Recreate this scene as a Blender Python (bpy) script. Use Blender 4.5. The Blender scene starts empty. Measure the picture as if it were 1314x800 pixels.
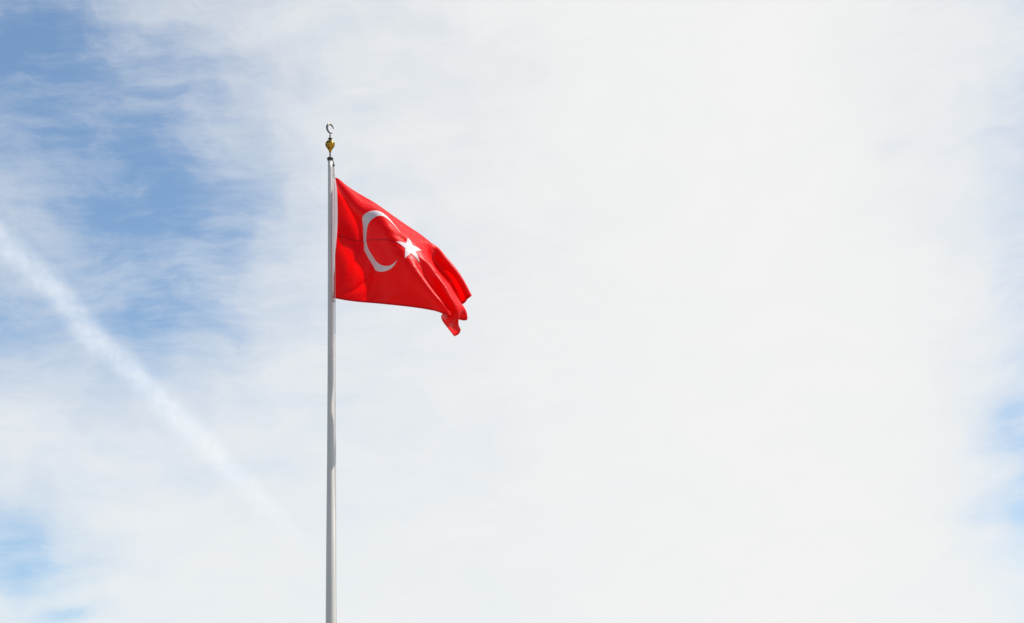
import bpy, bmesh, math, random
import numpy as np
from mathutils import Vector, Matrix, noise

# ------------------------------------------------------------------ camera
scene = bpy.context.scene
COL = scene.collection
CAM_POS = Vector((0.0, 0.0, 1.6))
PITCH = math.radians(18.0)
ROLL = math.radians(-1.776)
cam_data = bpy.data.cameras.new('camera')
cam_data.lens = 70.0
cam_data.sensor_width = 36.0
cam_data.clip_start = 0.1
cam_data.clip_end = 60000.0
cam = bpy.data.objects.new('camera', cam_data)
COL.objects.link(cam)
fwd = Vector((0, math.cos(PITCH), math.sin(PITCH)))
rt0 = Vector((1, 0, 0))
up0 = Vector((0, -math.sin(PITCH), math.cos(PITCH)))
rt = math.cos(ROLL) * rt0 + math.sin(ROLL) * up0
up = -math.sin(ROLL) * rt0 + math.cos(ROLL) * up0
m = Matrix((rt, up, -fwd)).transposed().to_4x4()
m.translation = CAM_POS
cam.matrix_world = m
scene.camera = cam

# ------------------------------------------------------------------ view / render
scene.render.engine = 'CYCLES'
scene.view_settings.view_transform = 'Standard'
scene.view_settings.look = 'None'
scene.view_settings.exposure = 0.45
scene.view_settings.gamma = 1.0
scene.view_settings.use_curve_mapping = False
try:
    scene.cycles.use_denoising = True
    scene.cycles.volume_max_steps = 256
    scene.cycles.volume_bounces = 4
    scene.cycles.max_bounces = 8
    scene.cycles.transmission_bounces = 6
except Exception:
    pass

# ------------------------------------------------------------------ sun and sky
SUN_EL = math.radians(52.0)
SUN_AZ = math.radians(84.0)          # clockwise from +Y (the way the camera looks)
sun_dir = Vector((math.sin(SUN_AZ) * math.cos(SUN_EL), math.cos(SUN_AZ) * math.cos(SUN_EL), math.sin(SUN_EL)))
sd = bpy.data.lights.new('sun', 'SUN')
sd.energy = 5.0
sd.angle = math.radians(0.6)
sd.color = (1.0, 0.95, 0.87)
sun = bpy.data.objects.new('sun', sd)
COL.objects.link(sun)
sun.rotation_euler = (-sun_dir).to_track_quat('-Z', 'Y').to_euler()
sun.location = (40, 10, 60)

world = bpy.data.worlds.new('World')
scene.world = world
world.use_nodes = True
wt = world.node_tree
wt.nodes.clear()


class NT:
    """Small helper that chains math nodes in a node tree."""
    def __init__(self, tree):
        self.t = tree

    def new(self, kind, **kw):
        n = self.t.nodes.new(kind)
        for k, v in kw.items():
            setattr(n, k, v)
        return n

    def put(self, sock, v):
        if isinstance(v, bpy.types.NodeSocket):
            self.t.links.new(v, sock)
        else:
            sock.default_value = v

    def math(self, op, a, b=0.0, c=0.0, clamp=False):
        n = self.new('ShaderNodeMath', operation=op, use_clamp=clamp)
        self.put(n.inputs[0], a)
        self.put(n.inputs[1], b)
        if len(n.inputs) > 2:
            self.put(n.inputs[2], c)
        return n.outputs[0]

    def vec(self, op, a, b=(0, 0, 0)):
        n = self.new('ShaderNodeVectorMath', operation=op)
        self.put(n.inputs[0], a)
        if op == 'SCALE':
            self.put(n.inputs['Scale'], b)
        else:
            self.put(n.inputs[1], b)
        return n.outputs['Value'] if op in ('DOT_PRODUCT', 'LENGTH') else n.outputs['Vector']

    def noise(self, v, scale, detail=6.0, rough=0.55, dist=0.0, color=False):
        n = self.new('ShaderNodeTexNoise')
        n.noise_dimensions = '3D'
        self.put(n.inputs['Vector'], v)
        n.inputs['Scale'].default_value = scale
        n.inputs['Detail'].default_value = detail
        n.inputs['Roughness'].default_value = rough
        n.inputs['Distortion'].default_value = dist
        return n.outputs['Color'] if color else n.outputs[0]

    def smooth(self, v, a, b, lo=0.0, hi=1.0):
        n = self.new('ShaderNodeMapRange', interpolation_type='SMOOTHSTEP')
        self.put(n.inputs[0], v)
        n.inputs[1].default_value = a
        n.inputs[2].default_value = b
        n.inputs[3].default_value = lo
        n.inputs[4].default_value = hi
        return n.outputs[0]


W = NT(wt)
sky = W.new('ShaderNodeTexSky')
sky.sky_type = 'NISHITA'
sky.sun_disc = False
sky.sun_elevation = SUN_EL
sky.sun_rotation = SUN_AZ
sky.altitude = 300.0
sky.air_density = 1.0
sky.dust_density = 0.2
sky.ozone_density = 0.4
# direction -> azimuth / elevation in degrees: the cirrus stands where it stands in the sky
tc = W.new('ShaderNodeTexCoord')
sep = W.new('ShaderNodeSeparateXYZ')
wt.links.new(tc.outputs['Generated'], sep.inputs[0])
az = W.math('MULTIPLY', W.math('ARCTAN2', sep.outputs[0], sep.outputs[1]), 180 / math.pi)
el = W.math('MULTIPLY', W.math('ARCSINE', sep.outputs[2]), 180 / math.pi)
cmb = W.new('ShaderNodeCombineXYZ')
wt.links.new(az, cmb.inputs[0])
wt.links.new(el, cmb.inputs[1])
ang = cmb.outputs[0]
# the wind has drawn the cloud out: warp the angular position with two turbulent fields
w1 = W.vec('SUBTRACT', W.noise(ang, 0.22, 3, 0.5, color=True), (0.5, 0.5, 0.5))
w2 = W.vec('SUBTRACT', W.noise(ang, 0.9, 3, 0.5, color=True), (0.5, 0.5, 0.5))
warped = W.vec('ADD', W.vec('ADD', ang, W.vec('MULTIPLY', w1, (4.6, 3.0, 0))), W.vec('MULTIPLY', w2, (0.9, 0.45, 0)))
# gaps in the cirrus: azimuth, elevation, half widths (degrees), depth
GAPS = [
    (-12.3, 22.6, 2.9, 2.2, 0.50), (-15.3, 25.5, 2.2, 1.9, 0.50), (-9.9, 20.2, 2.6, 2.5, 0.36),
    (-10.9, 17.6, 2.6, 1.1, 0.32), (-15.4, 17.6, 1.5, 0.7, 0.22), (-14.5, 11.3, 2.1, 1.0, 0.66),
    (-12.7, 9.9, 1.0, 0.30, 0.35), (14.8, 13.6, 1.4, 2.3, 0.31), (14.9, 10.6, 1.4, 1.2, 0.19),
    (17.0, 22.2, 1.5, 2.6, 0.22), (12.2, 22.1, 0.9, 0.9, 0.08), (16.0, 17.6, 1.5, 1.2, 0.14),
    (15.0, 11.5, 2.2, 3.5, 0.12), (-5.8, 13.6, 2.2, 1.2, 0.05), (-11.8, 25.4, 3.4, 0.7, 0.14), (-12.6, 19.9, 3.2, 1.2, 0.12),
]
gap = None
for a_, e_, ra, re, am in GAPS:
    d = W.vec('MULTIPLY', W.vec('SUBTRACT', warped, (a_, e_, 0)), (1 / ra, 1 / re, 0))
    g = W.math('MULTIPLY', W.math('POWER', math.e, W.math('MULTIPLY', W.vec('DOT_PRODUCT', d, d), -1.0)), am)
    gap = g if gap is None else W.math('ADD', gap, g)
# thick middle of the cloud sheet, thinning out to both sides; clearer sky far off to the west and behind
sw = W.new('ShaderNodeSeparateXYZ')
wt.links.new(warped, sw.inputs[0])
left = W.smooth(sw.outputs[0], -17.0, 8.0, 0.50, 1.02)
low = W.math('MULTIPLY', W.smooth(sw.outputs[1], 18.0, 11.5), W.smooth(sw.outputs[0], -14.0, 2.0, 0.26, 0.0))
right = W.smooth(sw.outputs[0], 8.5, 18.0, 0.0, 0.30)
back = W.smooth(W.math('ABSOLUTE', az), 30.0, 100.0, 0.0, 0.60)
base = W.math('SUBTRACT', W.math('SUBTRACT', W.math('ADD', left, low), right), back)
puffs = W.math('SUBTRACT', W.noise(W.vec('MULTIPLY', warped, (0.7, 1.4, 1)), 0.42, 10, 0.62), 0.5)
# fibres combed by the high wind: one direction, a few lengths
comb = W.vec('ADD', W.vec('ADD', ang, W.vec('MULTIPLY', w1, (1.5, 1.1, 0))), W.vec('MULTIPLY', el, (0.55, 0, 0)))
comb = W.vec('ADD', comb, W.vec('MULTIPLY', az, (0, -0.10, 0)))
streak = W.math('SUBTRACT', W.noise(W.vec('MULTIPLY', comb, (0.32, 1.7, 1)), 0.8, 10, 0.66), 0.5)
fibre = W.math('SUBTRACT', W.noise(W.vec('MULTIPLY', comb, (0.40, 2.4, 1)), 2.4, 7, 0.70), 0.5)
thin = W.math('MAXIMUM', W.smooth(base, 0.55, 1.0, 0.72, 0.30), W.math('MINIMUM', W.math('MULTIPLY', gap, 1.7), 0.62))
detail = W.math('MULTIPLY', W.math('ADD', W.math('MULTIPLY', puffs, 0.80), W.math('ADD', W.math('MULTIPLY', streak, 0.25), W.math('MULTIPLY', fibre, 0.15))), thin)
# the gaps themselves are torn by the same fibres
tear = W.smooth(W.math('ADD', W.math('MULTIPLY', streak, 1.2), W.math('MULTIPLY', puffs, 0.8)), -0.22, 0.20, 1.14, 0.70)
gap = W.math('MULTIPLY', gap, tear)
cover = W.math('SUBTRACT', W.math('ADD', base, detail), gap)
cover = W.smooth(cover, -0.05, 1.10)
# radiance: the Nishita sky and the sunlit cloud, both for a background strength of 0.11 and the exposure above
SKY_STRENGTH = 0.11
blue = W.vec('MULTIPLY', sky.outputs[0], (0.915, 1.005, 1.03))
mixn = W.new('ShaderNodeMix', data_type='RGBA')
W.put(mixn.inputs[0], cover)
W.put(mixn.inputs[6], blue)
mixn.inputs[7].default_value = (5.93, 5.96, 5.90, 1)
bg = W.new('ShaderNodeBackground')
wt.links.new(mixn.outputs[2], bg.inputs[0])
bg.inputs[1].default_value = SKY_STRENGTH
wo = W.new('ShaderNodeOutputWorld')
wt.links.new(bg.outputs[0], wo.inputs[0])


# ------------------------------------------------------------------ helpers
def link(name, mesh, mat=None, parent=None, smooth=True):
    o = bpy.data.objects.new(name, mesh)
    COL.objects.link(o)
    if mat:
        mesh.materials.append(mat)
    if smooth:
        for p in mesh.polygons:
            p.use_smooth = True
    if parent:
        o.parent = parent
    return o


def from_bm(name, bm, mat, parent=None, smooth=True):
    bmesh.ops.recalc_face_normals(bm, faces=bm.faces)
    me = bpy.data.meshes.new(name)
    bm.to_mesh(me)
    bm.free()
    return link(name, me, mat, parent, smooth)


def grid_mesh(name, P, mat, parent=None, close=False):
    """Mesh from an (n, m, 3) array of points."""
    n, k = P.shape[:2]
    faces = []
    for i in range(n - 1):
        for j in range(k - 1):
            a = i * k + j
            faces.append((a, a + 1, a + k + 1, a + k))
    me = bpy.data.meshes.new(name)
    me.from_pydata([tuple(map(float, p)) for p in P.reshape(-1, 3)], [], faces)
    me.update()
    return link(name, me, mat, parent)


def lathe(bm, prof, seg=32, centre=(0, 0, 0)):
    """Surface of revolution about z from (radius, z) pairs, closed at both ends."""
    cx, cy, cz = centre
    rings = []
    for r, z in prof:
        rings.append([bm.verts.new((cx + r * math.cos(2 * math.pi * i / seg), cy + r * math.sin(2 * math.pi * i / seg), cz + z))
                      for i in range(seg)])
    for a, b in zip(rings[:-1], rings[1:]):
        for i in range(seg):
            bm.faces.new((a[i], a[(i + 1) % seg], b[(i + 1) % seg], b[i]))
    bm.faces.new(rings[0][::-1])
    bm.faces.new(rings[-1])


def tube(bm, pts, rad, seg=10, cap=True):
    """Tube along points; rad is a number or one radius per point."""
    pts = [Vector(p) for p in pts]
    if not hasattr(rad, '__len__'):
        rad = [rad] * len(pts)
    rings = []
    ref = None
    for i, p in enumerate(pts):
        t = (pts[min(i + 1, len(pts) - 1)] - pts[max(i - 1, 0)]).normalized()
        if ref is None:
            ref = t.orthogonal().normalized()
        ref = (ref - t * ref.dot(t)).normalized()
        b = t.cross(ref)
        rings.append([bm.verts.new(p + (ref * math.cos(2 * math.pi * k / seg) + b * math.sin(2 * math.pi * k / seg)) * rad[i])
                      for k in range(seg)])
    for a, b in zip(rings[:-1], rings[1:]):
        for k in range(seg):
            bm.faces.new((a[k], a[(k + 1) % seg], b[(k + 1) % seg], b[k]))
    if cap:
        bm.faces.new(rings[0][::-1])
        bm.faces.new(rings[-1])


def material(name):
    mt = bpy.data.materials.new(name)
    mt.use_nodes = True
    mt.node_tree.nodes.clear()
    n = NT(mt.node_tree)
    return mt, n, n.new('ShaderNodeOutputMaterial')


def principled(name, col, rough=0.5, metal=0.0, vary=0.12, scale=8.0, bump=0.0, stretch=(1, 1, 1)):
    mt, n, out = material(name)
    p = n.new('ShaderNodeBsdfPrincipled')
    t = n.new('ShaderNodeTexCoord')
    v = n.vec('MULTIPLY', t.outputs['Object'], stretch)
    f = n.noise(v, scale, 6, 0.6)
    r = n.new('ShaderNodeValToRGB')
    r.color_ramp.elements[0].position = 0.3
    r.color_ramp.elements[1].position = 0.7
    r.color_ramp.elements[0].color = tuple(c * (1 - vary) for c in col) + (1,)
    r.color_ramp.elements[1].color = tuple(min(1, c * (1 + vary)) for c in col) + (1,)
    n.put(r.inputs[0], f)
    n.put(p.inputs['Base Color'], r.outputs[0])
    n.put(p.inputs['Roughness'], n.smooth(f, 0.25, 0.75, max(0.03, rough - 0.1), min(1, rough + 0.1)))
    p.inputs['Metallic'].default_value = metal
    if bump:
        b = n.new('ShaderNodeBump')
        b.inputs['Strength'].default_value = bump
        b.inputs['Distance'].default_value = 0.01
        n.put(b.inputs['Height'], f)
        n.put(p.inputs['Normal'], b.outputs[0])
    n.put(out.inputs[0], p.outputs[0])
    return mt


def cloth(name, col, through, fac, sheen=0.015):
    """Woven polyester: lit face plus the light that comes through the weave."""
    mt, n, out = material(name)
    p = n.new('ShaderNodeBsdfPrincipled')
    t = n.new('ShaderNodeTexCoord')
    f = n.noise(t.outputs['Object'], 2.2, 5, 0.6)
    mx = n.new('ShaderNodeMix', data_type='RGBA')
    n.put(mx.inputs[0], f)
    mx.inputs[6].default_value = tuple(c * 0.86 for c in col) + (1,)
    mx.inputs[7].default_value = tuple(min(1, c * 1.1) for c in col) + (1,)
    n.put(p.inputs['Base Color'], mx.outputs[2])
    p.inputs['Roughness'].default_value = 0.4
    p.inputs['Specular IOR Level'].default_value = 0.17
    p.inputs['Sheen Weight'].default_value = sheen
    p.inputs['Sheen Roughness'].default_value = 0.4
    # fine creases of the cloth
    cr = n.noise(n.vec('MULTIPLY', t.outputs['Object'], (1.2, 1.2, 3.0)), 6.0, 6, 0.6, 0.6)
    b = n.new('ShaderNodeBump')
    b.inputs['Strength'].default_value = 0.35
    b.inputs['Distance'].default_value = 0.03
    n.put(b.inputs['Height'], cr)
    n.put(p.inputs['Normal'], b.outputs[0])
    tr = n.new('ShaderNodeBsdfTranslucent')
    tr.inputs[0].default_value = through + (1,)
    n.put(tr.inputs['Normal'], b.outputs[0])
    ms = n.new('ShaderNodeMixShader')
    ms.inputs[0].default_value = fac
    n.put(ms.inputs[1], p.outputs[0])
    n.put(ms.inputs[2], tr.outputs[0])
    n.put(out.inputs[0], ms.outputs[0])
    return mt


def tag(o, label, cat):
    o['label'] = label
    o['category'] = cat


M_RED = cloth('red_cloth', (0.74, 0.002, 0.004), (0.92, 0.002, 0.002), 0.40)
M_SEAM = cloth('doubled_red_cloth', (0.62, 0.003, 0.005), (0.75, 0.002, 0.002), 0.27)
M_WHITE = cloth('white_cloth', (0.81, 0.765, 0.765), (0.82, 0.62, 0.66), 0.34, 0.03)
M_POLE = principled('painted_steel', (0.50, 0.46, 0.415), 0.30, 0.0, 0.10, 3.0, 0.05, (1, 1, 0.25))
M_DARK = principled('dark_bronze', (0.03, 0.024, 0.014), 0.4, 0.2, 0.3, 30.0)
M_GOLD = principled('gold_painted_reflections', (0.50, 0.27, 0.03), 0.2, 1.0, 0.3, 9.0, 0.1)
for nd in M_GOLD.node_tree.nodes:                 # dark reflections of the surroundings, painted into the gold as noise patches
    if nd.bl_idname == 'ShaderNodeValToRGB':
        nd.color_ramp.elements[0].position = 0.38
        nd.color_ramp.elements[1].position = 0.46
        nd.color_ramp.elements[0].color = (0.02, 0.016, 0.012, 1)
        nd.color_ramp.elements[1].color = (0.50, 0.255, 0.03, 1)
M_SILVER = principled('weathered_brass', (0.13, 0.115, 0.085), 0.35, 0.7, 0.25, 25.0)
M_ROPE = principled('pale_rope', (0.52, 0.48, 0.45), 0.8, 0.0, 0.25, 30.0)
M_STEEL = principled('galvanised_steel', (0.13, 0.13, 0.13), 0.45, 0.5, 0.2, 30.0)
M_GROUND = principled('pale_paving', (0.24, 0.235, 0.22), 0.9, 0.0, 0.2, 0.15, 0.4)
M_CONC = principled('concrete', (0.33, 0.32, 0.30), 0.9, 0.0, 0.15, 4.0, 0.3)

# ------------------------------------------------------------------ ground
bm = bmesh.new()
bmesh.ops.create_circle(bm, cap_ends=True, segments=96, radius=24000)
ground = from_bm('ground', bm, M_GROUND, smooth=False)
ground['kind'] = 'structure'

# ------------------------------------------------------------------ flagpole
POLE = Vector((-4.4115, 45.96, 0.0))
TOP = 20.66
pole = bpy.data.objects.new('flagpole', None)
COL.objects.link(pole)
pole.location = POLE
tag(pole, 'tall tapered pale grey flagpole topped by a gold ball and small crescent', 'flagpole')

bm = bmesh.new()
lathe(bm, [(0.150, 0.12), (0.148, 2.0), (0.140, 5.0), (0.127, 7.6), (0.1185, 9.1), (0.104, 10.92), (0.084, 12.98),
           (0.069, 15.1), (0.0610, 17.28), (0.0575, 19.0), (0.0555, 20.4), (0.0555, TOP)], 48)
from_bm('shaft', bm, M_POLE, pole)
bm = bmesh.new()
lathe(bm, [(0.46, 0.0), (0.46, 0.10), (0.44, 0.12), (0.152, 0.125)], 48)
from_bm('base_plinth', bm, M_CONC, pole, smooth=False)
bm = bmesh.new()
lathe(bm, [(0.152, 0.13), (0.21, 0.131), (0.205, 0.17), (0.17, 0.26), (0.153, 0.30)], 40)
from_bm('base_flange', bm, M_STEEL, pole)

# joint rings where the pole sections meet
for z, r in ((17.30, 0.0620),):
    bm = bmesh.new()
    lathe(bm, [(r - 0.002, z - 0.020), (r + 0.002, z - 0.016), (r + 0.002, z + 0.016), (r - 0.002, z + 0.020)], 40)
    from_bm('joint_ring', bm, M_POLE, pole)

# truck (cap) with the pulley for the halyard
bm = bmesh.new()
lathe(bm, [(0.056, TOP - 0.03), (0.066, TOP - 0.028), (0.068, TOP + 0.002), (0.077, TOP + 0.006), (0.079, TOP + 0.034),
           (0.070, TOP + 0.046), (0.040, TOP + 0.062), (0.020, TOP + 0.070)], 36)
truck = from_bm('truck', bm, M_DARK, pole)
bm = bmesh.new()
tube(bm, [(0.060, 0.03, TOP - 0.010), (0.082, 0.062, TOP - 0.05), (0.082, 0.070, TOP - 0.10)], 0.012, 8)
lathe(bm, [(0.012, -0.02), (0.036, -0.018), (0.036, -0.010), (0.026, 0.0), (0.036, 0.010), (0.036, 0.018), (0.012, 0.02)], 20)
# the sheave stands upright: turn the last lathe about x
vs_ = [v for v in bm.verts if v.co.z < 1.0]
bmesh.ops.rotate(bm, verts=vs_, cent=(0, 0, 0), matrix=Matrix.Rotation(math.pi / 2, 3, 'X'))
bmesh.ops.translate(bm, verts=vs_, vec=(0.080, 0.070, TOP - 0.125))
from_bm('pulley', bm, M_STEEL, pole)

# finial: stem, teardrop ball, dish, thin stem and crescent
finial = bpy.data.objects.new('finial', None)
COL.objects.link(finial)
finial.parent = pole
FZ = TOP
bm = bmesh.new()
lathe(bm, [(0.028, FZ + 0.06), (0.020, FZ + 0.075), (0.017, FZ + 0.12), (0.022, FZ + 0.135), (0.016, FZ + 0.15), (0.018, FZ + 0.20),
           (0.018, FZ + 0.24)], 24)
from_bm('stem', bm, M_DARK, finial)
bm = bmesh.new()
BC, BR = FZ + 0.405, 0.122
prof = [(0.019, FZ + 0.175), (0.030, FZ + 0.215), (0.052, FZ + 0.262), (0.082, FZ + 0.308)]
for k in range(26):
    a = math.radians(-42 + k * (132 - 3) / 25)
    prof.append((BR * math.cos(a), BC + BR * 0.96 * math.sin(a)))
lathe(bm, prof, 48)
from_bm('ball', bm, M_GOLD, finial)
bm = bmesh.new()
lathe(bm, [(0.016, FZ + 0.515), (0.030, FZ + 0.535), (0.054, FZ + 0.556), (0.058, FZ + 0.566), (0.040, FZ + 0.578), (0.020, FZ + 0.590),
           (0.015, FZ + 0.63), (0.022, FZ + 0.645), (0.014, FZ + 0.665), (0.010, FZ + 0.70)], 28)
from_bm('collar', bm, M_DARK, finial)
# crescent, a thick-bellied bent bar, open at the upper side, turned on the pole and leaning a little
bm = bmesh.new()
pts, rad = [], []
NS = 44
CR = 0.118
for k in range(NS + 1):
    t = k / NS
    a = math.radians(28 + t * 300)         # from the upper horn round the back to the lower horn
    w = math.sin(math.pi * t)
    x, z = CR * math.cos(a), CR * math.sin(a)
    pts.append(Vector((x, 0, z)))
    rad.append(0.009 + 0.018 * w ** 0.8)
tube(bm, pts, rad, 12)
bmesh.ops.rotate(bm, verts=bm.verts, cent=(0, 0, 0), matrix=Matrix.Rotation(math.radians(14), 3, 'Y'))
bmesh.ops.rotate(bm, verts=bm.verts, cent=(0, 0, 0), matrix=Matrix.Rotation(math.radians(52), 3, 'Z'))
bmesh.ops.translate(bm, verts=bm.verts, vec=(0.006, 0, FZ + 0.83))
from_bm('crescent', bm, M_SILVER, finial)

# halyard: both falls of the line, from the pulley down to a cleat, sagging a touch
def rope(x0, x1, y0, y1, z0, z1, sag):
    out = []
    n = 60
    for k in range(n + 1):
        t = k / n
        s = math.sin(math.pi * t) * sag
        out.append((x0 + (x1 - x0) * t + s * 0.6 + 0.003 * noise.noise((t * 9, sag, 1.3)), y0 + (y1 - y0) * t + s, z0 + (z1 - z0) * t))
    return out
bm = bmesh.new()
tube(bm, rope(0.103, 0.120, 0.075, 0.150, TOP - 0.12, 1.4, 0.004), 0.009, 8)
tube(bm, rope(0.062, 0.064, 0.070, 0.175, TOP - 0.12, 1.4, 0.030), 0.009, 8)
from_bm('halyard', bm, M_ROPE, pole)
bm = bmesh.new()
tube(bm, [(0.09, 0.13, 1.22), (0.10, 0.155, 1.30), (0.10, 0.16, 1.40), (0.10, 0.155, 1.50), (0.09, 0.13, 1.58)], 0.014, 8)
from_bm('cleat', bm, M_STEEL, pole)

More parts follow.
